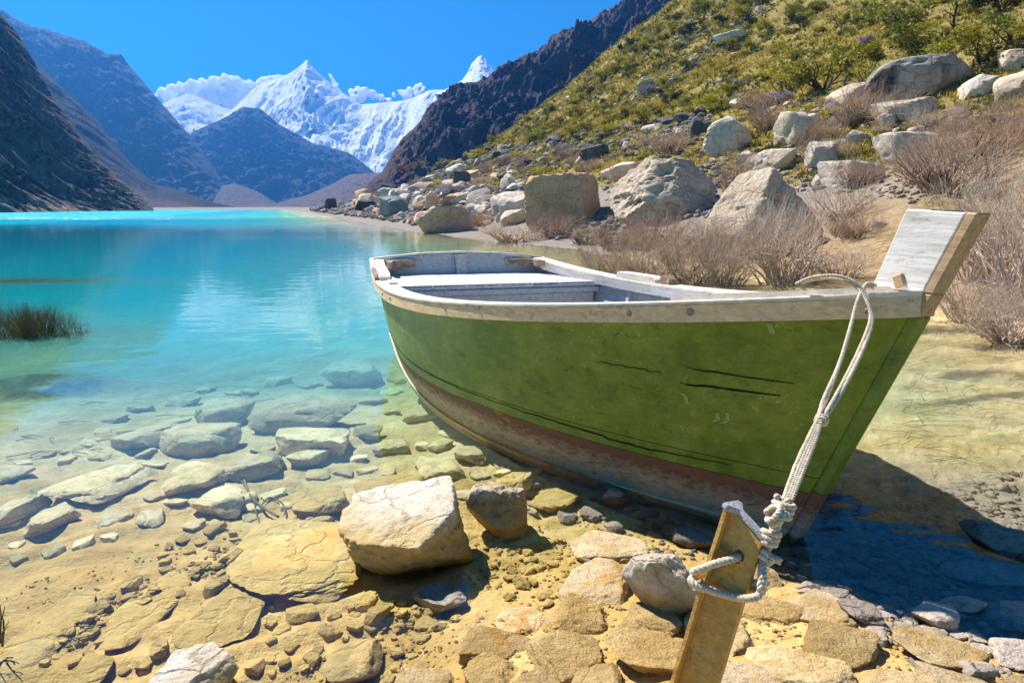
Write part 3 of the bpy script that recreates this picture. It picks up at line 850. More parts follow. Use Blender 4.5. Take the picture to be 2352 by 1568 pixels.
    edges = np.linspace(-0.84, 0.84, 9)
    for k in range(8):
        pts = []
        for q in sf:
            lim = float(bern(q, _bb)) - 0.05 + 0.0
            a = max(-lim, min(lim, edges[k] + 0.004)); b_ = max(-lim, min(lim, edges[k + 1] - 0.004))
            pts.append([(a, BL * q, 0.10 + float(bern(q, _zb)) * 0.5), (b_, BL * q, 0.10 + float(bern(q, _zb)) * 0.5)])
        pts = [p for p in pts if p[1][0] - p[0][0] > 0.02]
        if len(pts) > 2: obj('floor_board', slab_mesh('floor_board', np.array(pts), 0.02, False), M['grey'], root)
    # ribs
    for q in (0.28, 0.38, 0.48, 0.58, 0.68, 0.80, 0.9):
        for side in (-1, 1):
            v = np.linspace(0.08, 0.88, 8)
            A = hull_pt(q + 0 * v, v, side, -0.032); B = A.copy(); dq = 0.045
            A[:, 1] -= dq / 2; B[:, 1] += dq / 2
            C = B.copy(); C[:, 0] -= side * 0.035; D = A.copy(); D[:, 0] -= side * 0.035
            ring = np.stack([A, B, C, D], 1); F = []
            for i in range(7):
                for j in range(4): F.append((i * 4 + j, (i + 1) * 4 + j, (i + 1) * 4 + (j + 1) % 4, i * 4 + (j + 1) % 4))
            F += [(0, 1, 2, 3), (31, 30, 29, 28)]
            me = mesh_from('rib', ring.reshape(-1, 3), F)
            bm = bmesh.new(); bm.from_mesh(me); bmesh.ops.recalc_face_normals(bm, faces=bm.faces[:]); bm.to_mesh(me); bm.free()
            obj('rib', me, M['grey'], root)
    # transom
    def tr(v, x, off=0.0):
        p = hull_pt(1.0, v, 1)
        return (x, float(p[1]) + off, float(p[2]))
    wt = [float(hull_pt(1.0, v, 1)[0]) for v in (0, .35, .7, .97)]
    outl = [(-w_, v) for w_, v in zip(wt, (-.07, .35, .7, .97))] + [(-0.45, 1.045), (0, 1.065), (0.45, 1.045)] + [(w_, v) for w_, v in zip(wt[::-1], (.97, .7, .35, -.07))]
    obj('transom', prism_mesh('transom', [tr(v, x, -0.045) for x, v in outl], [tr(v, x, 0.0) for x, v in outl], 0.003), M['grey'], root)
    zt_, zb_ = tr(1.04, 0), tr(0.6, 0)
    obj('transom_cap', prism_mesh('transom_cap', [tr(v + 0.006, x, -0.055) for x, v in ((-.93, .985), (-.45, 1.045), (0, 1.065), (.45, 1.045), (.93, .985), (.93, 1.005), (.45, 1.068), (0, 1.088), (-.45, 1.068), (-.93, 1.005))],
        [tr(v + 0.006, x, 0.012) for x, v in ((-.93, .985), (-.45, 1.045), (0, 1.065), (.45, 1.045), (.93, .985), (.93, 1.005), (.45, 1.068), (0, 1.088), (-.45, 1.068), (-.93, 1.005))], 0.0), M['white'], root)
    obj('transom_post', prism_mesh('transom_post', [tr(v, x, -0.085) for x, v in ((-.075, .72), (.045, .72), (.045, 1.04), (-.075, 1.04))], [tr(v, x, -0.0475) for x, v in ((-.075, .72), (.045, .72), (.045, 1.04), (-.075, 1.04))]), M['grey'], root)
    # quarter knees in the stern corners
    for side in (-1, 1):
        p = hull_pt(1.0, 1.0, side)
        x0, y0, z0 = float(p[0]) - side * 0.10, float(p[1]) - 0.06, float(p[2])
        tri = [(x0, y0), (x0 - side * 0.34, y0), (x0 - side * 0.26, y0 - 0.05), (x0 - side * 0.06, y0 - 0.12), (x0 - side * 0.012, y0 - 0.34), (x0, y0 - 0.34)]
        k = obj('quarter_knee', prism_mesh('quarter_knee', [(x, y, z0 - 0.085) for x, y in tri], [(x, y, z0 - 0.012) for x, y in tri]), M['old'], root)
    # stern platform of six boards with a beam in front
    YD0, YD1, ZD = 3.72, 4.80, 0.70
    def inner_w(y):
        q = np.clip(y / (BL + BTR * 0.8), 0, 1); vv = (ZD - bern(q, _zb)) / (bern(q, _zr) - bern(q, _zb))
        return float(hull_pt(q, vv, 1)[0]) - 0.045
    ed = np.array([-1.2, -0.62, -0.30, 0.02, 0.34, 0.62, 1.2])
    for k in range(6):
        pts = []
        for y in np.linspace(YD0 + 0.003 * k % 0.01, YD1, 6):
            lim = inner_w(y); pts.append([(max(-lim, ed[k] + 0.005), y, ZD), (min(lim, ed[k + 1] - 0.005), y, ZD)])
        obj('deck_board', slab_mesh('deck_board', np.array(pts), -0.022, False), M['deck'], root)
    lim = inner_w(YD0)
    obj('deck_beam', box_mesh('deck_beam', (-lim + .005, YD0 - 0.03, ZD - 0.075), (lim - .005, YD0 + 0.03, ZD - 0.0245), 0.004), M['grey'], root)
    obj('deck_riser', box_mesh('deck_riser', (-lim + .01, YD0 + 0.012, ZD - 0.20), (lim - .04, YD0 + 0.036, ZD - 0.082), 0.004), M['grey'], root)
    obj('deck_lip', box_mesh('deck_lip', (-lim + .01, YD0 - 0.012, ZD - 0.022), (lim - .005, YD0 + 0.0, ZD + 0.006), 0.003), M['deck'], root)
    # rowlock blocks on the rails
    def block(q, side, L, h, wid, nm, mat, dx=0.0, tilt=0.0):
        p = hull_pt(q, 1.0, side); p2 = hull_pt(q + 0.02, 1.0, side)
        d = Vector(p2 - p); d.z = d.z; ang = math.atan2(-d.x, d.y)
        prof = [(-L / 2, 0), (L / 2, 0), (L / 2 - 0.02, h * 0.75), (L / 2 - 0.06, h), (-L / 2 + 0.08, h), (-L / 2 + 0.01, h * 0.55)]
        me = prism_mesh(nm, [(-wid / 2, a, b) for a, b in prof], [(wid / 2, a, b * 0.96) for a, b in prof], 0.006)
        o = obj(nm, me, mat, root, (float(p[0]) - side * (0.045 + dx), float(p[1]), float(p[2]) + 0.0035), (math.atan2(d.z, d.y), 0, ang + tilt))
        return o
    b1 = block(0.80, -1, 0.62, 0.055, 0.10, 'rowlock_block', M['white']); b1['label'] = 'split and worn rowlock block on the near rail'
    b1b = block(0.80, -1, 0.60, 0.05, 0.03, 'rowlock_block', M['old'], -0.068)
    block(0.70, -1, 0.16, 0.03, 0.07, 'rowlock_block', M['white'], 0.03)
    block(0.655, 1, 0.62, 0.06, 0.11, 'rowlock_block', M['white'])
    block(0.575, 1, 0.16, 0.075, 0.09, 'rail_cleat', M['old'], -0.01)
    # stem
    def stem_pt(z, off_fwd, xh):
        return (xh, -BRAKE * z - off_fwd, z)
    def sw(z): return 0.022 + 0.013 * min(1, max(0, z / 1.35))
    def stem_piece(z0, z1, aft, nm, mat, fw=0.0, topcut=0.0, grow=0.0):
        a0, a1 = aft
        bot = [(-sw(z0) - grow, -BRAKE * z0 - fw, z0), (sw(z0) + grow, -BRAKE * z0 - fw, z0), (sw(z0) + grow, -BRAKE * z0 + a0, z0 + 0.0), (-sw(z0) - grow, -BRAKE * z0 + a0, z0)]
        top = [(-sw(z1) - grow, -BRAKE * z1 - fw, z1), (sw(z1) + grow, -BRAKE * z1 - fw, z1), (sw(z1) + grow, -BRAKE * z1 + a1, z1 + topcut), (-sw(z1) - grow, -BRAKE * z1 + a1, z1 + topcut)]
        return obj(nm, prism_mesh(nm, bot, top, 0.005), mat, root)
    stem_piece(-0.04, 0.243, (0.10, 0.11), 'stem_foot', M['brown'], 0.035)
    stem_piece(0.2435, 1.03, (0.11, 0.14), 'stem', M['green'], 0.036)
    stem_piece(1.0305, 1.115, (0.14, 0.16), 'stem', M['bare'], 0.037)
    # the stem head: white cheeks, front toned orange to paint in warm ground bounce
    stem_piece(1.1155, 1.385, (0.0, 0.0), 'stem_head', M['bare'], 0.038)
    hd = stem_piece(1.1155, 1.385, (0.205, 0.215), 'stem_head', M['stemp'], -0.001, 0.012, 0.0)
    sp_ = obj('stem_peg', box_mesh('stem_peg', (-0.043, -0.022, -0.03), (0.0, 0.022, 0.018), 0.006), M['bare'], root, (0.0, -BRAKE * 1.14 + 0.105, 1.155), (R(-23), 0, 0))
    # split in the top of the stem head
    obj('crack', box_mesh('crack', (-0.028, -0.05, 0), (-0.016, 0.05, 0.0035), 0), M['crack'], root, (0.015, -BRAKE * 1.385 + 0.09, 1.3895), (0.04, 0, 0.25))
    # breasthook: small fore deck closing the rails at the bow
    qs = np.linspace(0.015, 0.15, 10); pts = []
    for q in qs:
        p = hull_pt(q, 1.0, 1); x = max(0.012, float(p[0]) - 0.09); pts.append([(-x, float(p[1]), float(p[2]) - 0.004), (x, float(p[1]), float(p[2]) - 0.004)])
    obj('fore_deck', slab_mesh('fore_deck', np.array(pts), -0.03, False), M['white'], root)
    # bolt heads along the rub rail, set where the photo shows them
    def on_rail(q, dv=0.045, r=0.017):
        p = hull_pt(q, 1.0, -1, 0.0345); p2 = hull_pt(q + 0.01, 1.0, -1, 0.0345)
        t = Vector(p2 - p).normalized(); nrm = Vector((-t.y, t.x, 0)); nrm = nrm if nrm.x < 0 else -nrm
        bm = bmesh.new(); bmesh.ops.create_cone(bm, cap_ends=True, segments=14, radius1=r, radius2=r * 0.75, depth=0.008)
        me = bpy.data.meshes.new('bolt'); bm.to_mesh(me); bm.free()
        obj('bolt', me, M['bolt'], root, Vector(p) + Vector((0, 0, -dv)) + nrm * 0.002, nrm.to_track_quat('Z', 'Y').to_euler())
    for q, dv, r in ((0.118, .045, .017), (0.163, .047, .014), (0.02, .06, .011), (0.40, .05, .009), (0.60, .05, .012), (0.66, .05, .012), (0.335, .03, .008)):
        on_rail(q, dv, r)
    # long splits in the planks: dark slivers a millimetre proud of the paint
    def crack(pts, w, nm='crack', mat=None):
        """pts: (s, v) pairs on the port side"""
        P = []
        n = len(pts)
        rr = random.Random(int(pts[0][0] * 1000))
        fine = []
        for i in range(n - 1):
            for k in range(6):
                t = k / 6; fine.append((pts[i][0] + (pts[i + 1][0] - pts[i][0]) * t, pts[i][1] + (pts[i + 1][1] - pts[i][1]) * t + rr.uniform(-.004, .004)))
        fine.append(pts[-1])
        m_ = len(fine)
        for i, (q, v) in enumerate(fine):
            ww = w * (0.25 + 0.75 * math.sin(math.pi * (i + 0.3) / (m_ - 0.4))) * rr.uniform(0.6, 1.2)
            P.append([hull_pt(q, v - ww / 2, -1, 0.0055), hull_pt(q, v + ww / 2, -1, 0.0055)])
        return obj(nm, slab_mesh(nm, np.array(P), 0.0015, False), mat or M['crack'], root)
    crack([(0.19, .70), (0.16, .685), (0.13, .665)], 0.004)
    crack([(0.115, .705), (0.08, .675), (0.04, .655)], 0.005)
    crack([(0.115, .625), (0.09, .615), (0.045, .60)], 0.009)
    crack([(0.30, .335), (0.24, .315), (0.18, .290), (0.172, .272), (0.13, .262), (0.06, .255)], 0.009)
    crack([(0.86, .40), (0.7, .39), (0.5, .375), (0.38, .36), (0.30, .337)], 0.006)
    for pts, w in (([(0.082, .50), (0.080, .47), (0.083, .455)], 0.03), ([(0.075, .505), (0.073, .47), (0.076, .452)], 0.03), ([(0.07, .462), (0.069, .455)], 0.02), ([(0.112, .58), (0.108, .56), (0.106, .53)], 0.02), ([(0.068, .90), (0.064, .86)], 0.03)):
        # short brush and scratch marks in paler paint
        P = []
        for i in range(len(pts)):
            q, v = pts[i]; P.append([hull_pt(q - 0.0016, v, -1, 0.0052), hull_pt(q + 0.0016, v, -1, 0.0052)])
        obj('scratch', slab_mesh('scratch', np.array(P), -0.001, False), M['scratch'], root)
    return root
build_boat()
# ------------------------------------------------------------------ rocks
_ico = {}
def ico(sub):
    if sub not in _ico:
        bm = bmesh.new(); bmesh.ops.create_icosphere(bm, subdivisions=sub, radius=1.0)
        _ico[sub] = (np.array([v.co[:] for v in bm.verts]), np.array([[v.index for v in f.verts] for f in bm.faces])); bm.free()
    return _ico[sub]
def fbm3(P, seed, oct=4, gain=0.55):
    """cheap solid noise from three crossed sheets"""
    q = seed * 3.17 % 91
    return (fbm(P[:, 0] + q, P[:, 1] + 0.6 * P[:, 2] - q, oct, gain) + fbm(P[:, 1] - q, P[:, 2] + 0.6 * P[:, 0] + q, oct, gain) + fbm(P[:, 2] + 2 * q, P[:, 0] - 0.6 * P[:, 1], oct, gain)) / 1.9
def rock_shape(seed, sub=3, planes=11, amp=0.06, cut=(0.55, 0.95), fine=0.02, round_=0.0, extra=()):
    """broken stone: a many-sided block of fracture planes with worn edges, then roughened; fits a 2 x 2 x 2 box"""
    rs = np.random.RandomState(seed)
    D, F = ico(sub)
    N = rs.randn(planes + 4, 3) * np.array([1, 1, .85]); N /= np.linalg.norm(N, axis=1, keepdims=True)
    d = rs.uniform(cut[0], cut[1], planes + 4)
    A = np.concatenate([np.eye(3), -np.eye(3)]); A = A + rs.randn(6, 3) * 0.16; A /= np.linalg.norm(A, axis=1, keepdims=True)
    N = np.concatenate([N, A]); d = np.concatenate([d, rs.uniform(.7, .95, 6)])
    for e in extra:
        v = np.array(e[:3]); N = np.concatenate([N, v[None] / np.linalg.norm(v)]); d = np.append(d, e[3])
    p = 26 if round_ == 0 else 9
    if sub <= 2: p = 30
    Q = np.maximum(D @ N.T, 0) / d
    r = (Q ** p).sum(1) ** (-1 / p)
    V = D * r[:, None]
    if amp:
        n1 = fbm3(V * 1.3, seed, 4); n2 = fbm3(V * 4.5, seed + 5, 4, 0.6) if fine else 0
        chip = np.minimum(0, fbm3(V * 2.1, seed + 9, 3) + 0.12)
        V = V + D * (amp * 1.3 * n1 + fine * 2.0 * n2 + 0.22 * chip * (amp / .06))[:, None]
    lo, hi = V.min(0), V.max(0)
    V = (V - (lo + hi) / 2) / ((hi - lo) / 2)
    return V, F
def rock_mesh(name, seed, dims=(1, 1, 1), **kw):
    V, F = rock_shape(seed, **kw)
    me = mesh_from(name, V * np.array(dims) * 0.5, F, True)
    me.set_sharp_from_angle(angle=R(24))
    return me

MR = {}
MR['pale'] = rock_mat('pale_granite', (0.72, 0.68, 0.62), (0.50, 0.45, 0.39), stain=(0.58, 0.40, 0.12), stain_z=0.05, speck=0.35)
MR['big'] = rock_mat('tide_marked_granite', (0.82, 0.73, 0.60), (0.60, 0.49, 0.34), stain=(0.56, 0.37, 0.10), stain_z=0.15, speck=0.35)
MR['gold'] = rock_mat('golden_lake_stone', (0.70, 0.53, 0.27), (0.48, 0.33, 0.11), stain=(0.58, 0.40, 0.13), stain_z=0.0, speck=0.35)
MR['bed'] = rock_mat('lake_bed_stone', (0.82, 0.69, 0.42), (0.58, 0.45, 0.22), speck=0.25, bump=0.35, cracks=0.3, lichen=(0.36, 0.33, 0.13))
MR['shade'] = rock_mat('shade_toned_stone', (0.52, 0.44, 0.36), (0.28, 0.23, 0.19), speck=0.3)  # darker grey paints shade into the stones that lie in shadow
MR['spit'] = rock_mat('golden_bedrock', (0.72, 0.55, 0.32), (0.50, 0.33, 0.12), speck=0.35, lichen=(0.50, 0.25, 0.05), cracks=0.1, bump=0.9, scale=0.5, vary=0.25)
MR['spitpale'] = rock_mat('pale_bedrock', (0.76, 0.61, 0.40), (0.54, 0.39, 0.19), speck=0.3, lichen=(0.55, 0.32, 0.10), cracks=0.1, bump=0.9, scale=0.5, vary=0.15)
MR['spitbrown'] = rock_mat('brown_bedrock', (0.62, 0.44, 0.20), (0.42, 0.27, 0.09), speck=0.4, cracks=0.1, bump=0.9, scale=0.5, vary=0.2)
MR['hill'] = rock_mat('hill_granite', (0.80, 0.65, 0.49), (0.54, 0.41, 0.29), speck=0.3, scale=3)
MR['hillwhite'] = rock_mat('bleached_granite', (0.88, 0.77, 0.64), (0.66, 0.54, 0.42), speck=0.3, scale=3)
MR['tan'] = rock_mat('tan_granite', (0.95, 0.64, 0.38), (0.70, 0.44, 0.23), speck=0.25, scale=3)
MR['dark'] = rock_mat('dark_lichened_rock', (0.20, 0.19, 0.185), (0.08, 0.078, 0.08), speck=0.3, scale=2.5)
MR['black'] = rock_mat('black_stained_boulder', (0.50, 0.45, 0.39), (0.26, 0.23, 0.20), speck=0.2, scale=5, streak=(0.045, 0.042, 0.04))
MR['teal'] = rock_mat('greenish_boulder', (0.36, 0.42, 0.37), (0.22, 0.25, 0.22), speck=0.2, scale=3)

HERO = []          # (px, py, size) of the stones placed one by one
LAND = []           # (phrase, px, py) of things that others can be found by
def place_rock(box, mat, label, seed, depth=0.8, sub=4, group=None, bury=0.18, top=None, name='boulder', rot=None, tilt=0.0, land=None, hmin=0.3, cat='rock', y=None, **kw):
    x0, y0, x1, y1 = box
    if mat in ('bed', 'gold', 'pale') and 'extra' not in kw:
        q = random.Random(seed + 1)
        kw['extra'] = ((q.uniform(-.22, .1), q.uniform(-.12, .2), 1, .42 if mat != 'pale' else .5), (0, 0, -1, .7))
        depth = min(1.8, depth * 1.3)
    base = hit((x0 + x1) / 2, y1 - 0.10 * (y1 - y0)) if y is None else at_y((x0 + x1) / 2, y1 - 0.1 * (y1 - y0), y)
    Yc = base.y
    dist = Yc * CP + (CAM_H - base.z) * SP
    w = (x1 - x0) * dist / FPX
    th = math.atan2(CAM_H - base.z, Yc)
    vis = (y1 - y0) * dist / FPX
    dp = w * depth
    h = max((vis - dp * max(0.0, math.sin(th)) * 0.75) / math.cos(th), hmin * w)
    cx = base.x; cy_ = Yc + dp * 0.40
    zb = base.z
    if top is not None: h = max(0.04, min(h, top - zb))
    H = h * (1 + bury)
    V, F = rock_shape(seed, sub=sub, **kw)
    Rm = np.array(Matrix(( (1, 0, 0), (0, 1, 0), (0, 0, 1))) if rot is None and not tilt else __import__('mathutils').Euler((0, tilt, 0) if rot is None else rot).to_matrix())
    for it in range(3):
        # turn the stone first, then fit its outline to the size it has in the photograph
        Q = V @ Rm.T
        ext = (Q.max(0) - Q.min(0)) / 2
        Q = Q / ext * np.array([w, dp, H]) * 0.5 + np.array([cx, cy_, zb + H / 2 - h * bury])
        qx, qy = to_px((Q[:, 0], Q[:, 1], Q[:, 2]))
        w *= (x1 - x0) / max(1e-6, qx.max() - qx.min())
        cx += ((x0 + x1) / 2 - (qx.max() + qx.min()) / 2) * dist / FPX
        if top is None:
            h = max(hmin * w * .6, h + (qy.min() - y0) * dist / FPX / math.cos(th)); H = h * (1 + bury)
        vis_ = Q[:, 2] > zb + 0.02 * h
        if vis_.any() and th > 0.12: cy_ -= max(-.25 * dp, min(.25 * dp, (y1 - qy[vis_].max()) * dist / FPX / math.sin(th) * 0.6))
    Q = V @ Rm.T; Q = Q / ((Q.max(0) - Q.min(0)) / 2) * np.array([w, dp, H]) * 0.5
    me = mesh_from(name, Q, F, True); me.set_sharp_from_angle(angle=R(24))
    o = obj(name, me, MR[mat] if isinstance(mat, str) else mat, None, (cx, cy_, zb + H / 2 - h * bury))
    tag(o, label, cat, group)
    HERO.append(((x0 + x1) / 2, y1 - .35 * (y1 - y0), (x1 - x0) * .9))
    if land: LAND.append((land, (x0 + x1) / 2, (y0 + y1) / 2))
    return o

def build_lake_stones():
    gb = 'stones lying in the clear shallows'
    S = [
     ((778, 1088, 1088, 1322), 'big', 'big pale-topped boulder with golden sides sitting in the shallows', 31, dict(depth=.95, sub=6, planes=4, cut=(.8, .98), amp=.05, fine=.025, extra=((-.26, -.22, 1, .46), (-.25, -.9, -.25, .58), (.9, -.5, .1, .70), (-.9, -.3, -.3, .74), (.3, -.8, -.5, .62)), land='big pale-topped boulder', bury=.1)),
     ((1070, 1103, 1212, 1238), 'big', 'pale rounded boulder tucked behind the big boulder on its boat side', 44, dict(depth=.9, sub=5, planes=8)),
     ((515, 1198, 838, 1385), 'gold', 'broad half-sunk golden boulder with a dry grey top beside the big boulder', 52, dict(depth=1.25, sub=5, planes=6, land='half-sunk golden boulder', hmin=.15, extra=((.05, -.45, 1, .55), (-.5, -.2, .6, .7)))),
     ((948, 1336, 1072, 1408), 'shade', 'small dark grey stone in the shadow of the big boulder', 61, dict(depth=.8, planes=8, hmin=.3)),
     ((325, 1466, 550, 1640), 'pale', 'white pointed boulder cut off by the bottom edge of the picture', 73, dict(depth=.8, sub=5, planes=8, land='white pointed boulder', cut=(.5, .85))),
     ((735, 1462, 882, 1575), 'pale', 'white-topped stone leaning on the golden shore near the bottom edge', 81, dict(depth=.7, planes=9, tilt=R(-18), land='white-topped leaning stone')),
     ((1428, 1265, 1612, 1425), 'big', 'white and orange rock beside the mooring post', 92, dict(depth=.7, sub=5, planes=10, land='white and orange rock', tilt=R(-12))),
     ((238, 1325, 432, 1492), 'gold', 'long smooth golden stone lying aslant under the shallow water', 101, dict(depth=1.4, planes=5, round_=.3, rot=(0, R(-8), R(-35)), hmin=.15, land='long smooth golden stone')),
     ((0, 1372, 212, 1502), 'gold', 'long speckled stone by the twigs at the picture edge', 112, dict(depth=1.0, planes=7, rot=(0, R(-10), R(-12)), hmin=.15, land='long speckled stone')),
     ((388, 1383, 612, 1500), 'gold', 'rough domed golden stone between the white pointed and half-sunk boulders', 121, dict(depth=1.1, planes=6, hmin=.15)),
     ((-40, 1500, 135, 1600), 'pale', 'reddish white stone in the bottom corner by the long speckled stone', 131, dict(depth=.9, planes=7)),
     ((148, 1500, 262, 1590), 'gold', 'round golden stone near the bottom corner', 142, dict(depth=.9, planes=6, round_=.3)),
     ((88, 1052, 362, 1158), 'bed', 'long flat pale slab lying under clear water', 151, dict(depth=.6, planes=9, hmin=.22, tilt=R(-9), top=-.005, land='long flat pale slab')),
     ((-20, 1110, 116, 1205), 'bed', 'blocky pale slab touching the end of the long flat slab', 162, dict(depth=.9, planes=8, top=-.005)),
     ((366, 1050, 534, 1138), 'bed', 'rounded white slab under water with green weed at its foot', 171, dict(depth=.9, planes=6, hmin=.25, top=-.005, round_=.2, land='rounded white slab')),
     ((522, 1033, 655, 1112), 'bed', 'wedge-shaped pale stone under water beside the rounded white slab', 182, dict(depth=.8, planes=8, top=-.01)),
     ((668, 1085, 806, 1196), 'gold', 'squarish golden stone with a mossy edge behind the big boulder', 191, dict(depth=.8, planes=6, hmin=.4, top=.0)),
     ((366, 995, 556, 1052), 'bed', 'dark-sided flat stone beyond the rounded white slab', 201, dict(depth=.6, planes=8, top=-.02)),
     ((570, 926, 822, 992), 'bed', 'large pale submerged boulder with a shaded end', 212, dict(depth=.6, planes=7, top=-.02, hmin=.3, land='large pale submerged boulder')),
     ((446, 914, 588, 982), 'bed', 'bluish submerged boulder next to the large pale one', 221, dict(depth=.7, planes=7, top=-.03)),
     ((632, 1008, 806, 1054), 'bed', 'low grey stone in front of the large pale submerged boulder', 232, dict(depth=.6, planes=7, top=-.01)),
     ((735, 826, 880, 894), 'bed', 'blue-grey sunken boulder near the stern of the boat', 241, dict(depth=.8, planes=7, top=-.12, hmin=.35, land='blue-grey sunken boulder')),
     ((950, 1036, 1068, 1108), 'bed', 'smooth greenish stone under water below the hull', 252, dict(depth=.8, planes=5, round_=.3, top=-.01)),
     ((1138, 1083, 1226, 1142), 'gold', 'angular golden stone at the edge of the hull shadow', 261, dict(depth=.8, planes=8, top=.03)),
     ((1222, 1118, 1334, 1182), 'gold', 'pale golden stone just touching the hull shadow', 272, dict(depth=.8, planes=8, top=.03)),
     ((656, 1038, 764, 1078), 'bed', 'small oval stone under water above the squarish golden stone', 281, dict(depth=.7, planes=6, top=-.01)),
     ((436, 1133, 560, 1188), 'bed', 'dark-fronted flat stone beside a drowned twig', 292, dict(depth=.7, planes=8, top=-.005)),
     ((52, 1162, 186, 1234), 'bed', 'worn flat stone below the long flat slab', 301, dict(depth=.8, planes=8, top=-.005)),
     ((812, 1083, 975, 1165), 'gold', 'yellow stone almost hidden behind the big boulder', 312, dict(depth=.7, planes=7, top=-.0)),
     ((1042, 1028, 1124, 1068), 'bed', 'small yellowish stone under water close to the hull', 321, dict(depth=.8, planes=8, top=-.01)),
     ((1308, 1222, 1490, 1296), 'spitpale', 'flat speckled grey slab between the boulder and the mooring post', 331, dict(depth=.8, planes=6, hmin=.2, round_=.2)),
     ((255, 958, 410, 1035), 'bed', 'pale blurred slab under deeper water', 342, dict(depth=.7, planes=7, top=-.03)),
     ((810, 975, 880, 1010), 'bed', 'small round stone beside the large pale submerged boulder', 351, dict(depth=.8, planes=6, top=-.02)),
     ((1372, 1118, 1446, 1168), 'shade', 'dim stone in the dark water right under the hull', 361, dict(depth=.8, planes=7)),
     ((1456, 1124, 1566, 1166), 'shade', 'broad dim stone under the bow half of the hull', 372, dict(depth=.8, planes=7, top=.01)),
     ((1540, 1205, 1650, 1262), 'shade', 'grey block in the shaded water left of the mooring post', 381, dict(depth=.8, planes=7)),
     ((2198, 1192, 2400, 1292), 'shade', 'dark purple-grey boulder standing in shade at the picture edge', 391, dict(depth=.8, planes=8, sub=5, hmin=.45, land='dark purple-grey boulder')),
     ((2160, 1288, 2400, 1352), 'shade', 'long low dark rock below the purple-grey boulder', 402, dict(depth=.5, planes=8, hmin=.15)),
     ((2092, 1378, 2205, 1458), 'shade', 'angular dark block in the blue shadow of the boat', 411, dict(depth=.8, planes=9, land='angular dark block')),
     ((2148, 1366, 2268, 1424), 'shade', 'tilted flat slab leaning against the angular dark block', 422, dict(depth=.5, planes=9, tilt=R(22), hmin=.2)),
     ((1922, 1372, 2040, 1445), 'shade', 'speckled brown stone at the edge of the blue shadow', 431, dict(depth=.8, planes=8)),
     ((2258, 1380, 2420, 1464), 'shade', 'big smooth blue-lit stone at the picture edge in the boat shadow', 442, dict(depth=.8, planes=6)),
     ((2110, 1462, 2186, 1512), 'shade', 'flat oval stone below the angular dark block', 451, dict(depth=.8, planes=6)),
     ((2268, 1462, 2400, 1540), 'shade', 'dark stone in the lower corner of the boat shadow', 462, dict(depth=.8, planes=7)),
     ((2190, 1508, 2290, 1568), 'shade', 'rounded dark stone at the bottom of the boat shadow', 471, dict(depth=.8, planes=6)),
    ]
    for box, mat, lab, seed, kw in S:
        place_rock(box, mat, lab, seed, group=gb if mat in ('bed', 'gold') else ('stones in the shadow of the boat' if mat == 'shade' else 'dry-topped boulders at the waterline'), **kw)

def build_bed_stones():
    rn = random.Random(303)
    T = [rock_mesh('lake_stone', 3300 + i, (1, 1, 1), sub=3, planes=8, cut=(.6, 1.0), amp=.05, fine=.02, extra=((rn.uniform(-.2, .2), rn.uniform(-.2, .2), 1, .45),)) for i in range(12)]
    bank = {}
    zones = [([(0, 1080), (250, 960), (450, 900), (900, 860), (960, 960), (1100, 1020), (1230, 1090), (1180, 1190), (900, 1090), (640, 1200), (300, 1240), (0, 1300)], 135, (46, 165), 'bed', 'pale stones scattered on the lake bed', 'on the lake bed under clear water'),
             ([(420, 1230), (780, 1180), (800, 1320), (980, 1440), (1000, 1568), (60, 1568), (180, 1430)], 90, (26, 95), 'gold', 'golden stones in the shallows', 'in the golden shallows'),
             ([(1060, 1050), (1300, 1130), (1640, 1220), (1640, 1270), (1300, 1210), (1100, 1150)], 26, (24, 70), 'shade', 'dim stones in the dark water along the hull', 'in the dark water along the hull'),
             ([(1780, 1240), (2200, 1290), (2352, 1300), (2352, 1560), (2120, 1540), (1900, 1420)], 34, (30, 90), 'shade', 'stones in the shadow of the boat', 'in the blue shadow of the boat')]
    for poly, n, (s0, s1), mat, grp, fb in zones:
        items = []; pts = []
        for k in range(n * 8):
            if len(pts) >= n: break
            px, py = in_poly(poly, rn); sz = s0 + (s1 - s0) * rn.random() ** 2.2
            if any(abs(px - a) < .42 * (sz + c) and abs(py - b_) < .20 * (sz + c) for a, b_, c in pts + HERO): continue
            pts.append((px, py, sz)); b = hit(px, py); w = sz * b.y / FPX / .95
            i = rn.randrange(12); kk = (mat, i)
            if kk not in bank: bank[kk] = T[i].copy(); bank[kk].materials.append(MR[mat])
            hh = w * (rn.uniform(.22, .38) if mat == 'bed' else rn.uniform(.35, .55))
            if b.z < 0: hh = min(hh, max(.03, -b.z * 1.5))
            o = obj('lake_stone', bank[kk], None, None, (b.x, b.y + w * .2, b.z + hh * .06), (rn.uniform(-.12, .12), rn.uniform(-.12, .12), rn.uniform(0, 6.28)), (w * rn.uniform(.95, 1.2), w * rn.uniform(.6, 1.0), hh))
            tag(o, None, 'rock', grp)
            items.append((o, px, py, ('small' if sz < s0 + (s1 - s0) * .25 else 'broad') + {'bed': ' pale', 'gold': ' golden', 'shade': ' dim'}[mat]))
        auto_labels(items, 'stone', fb)

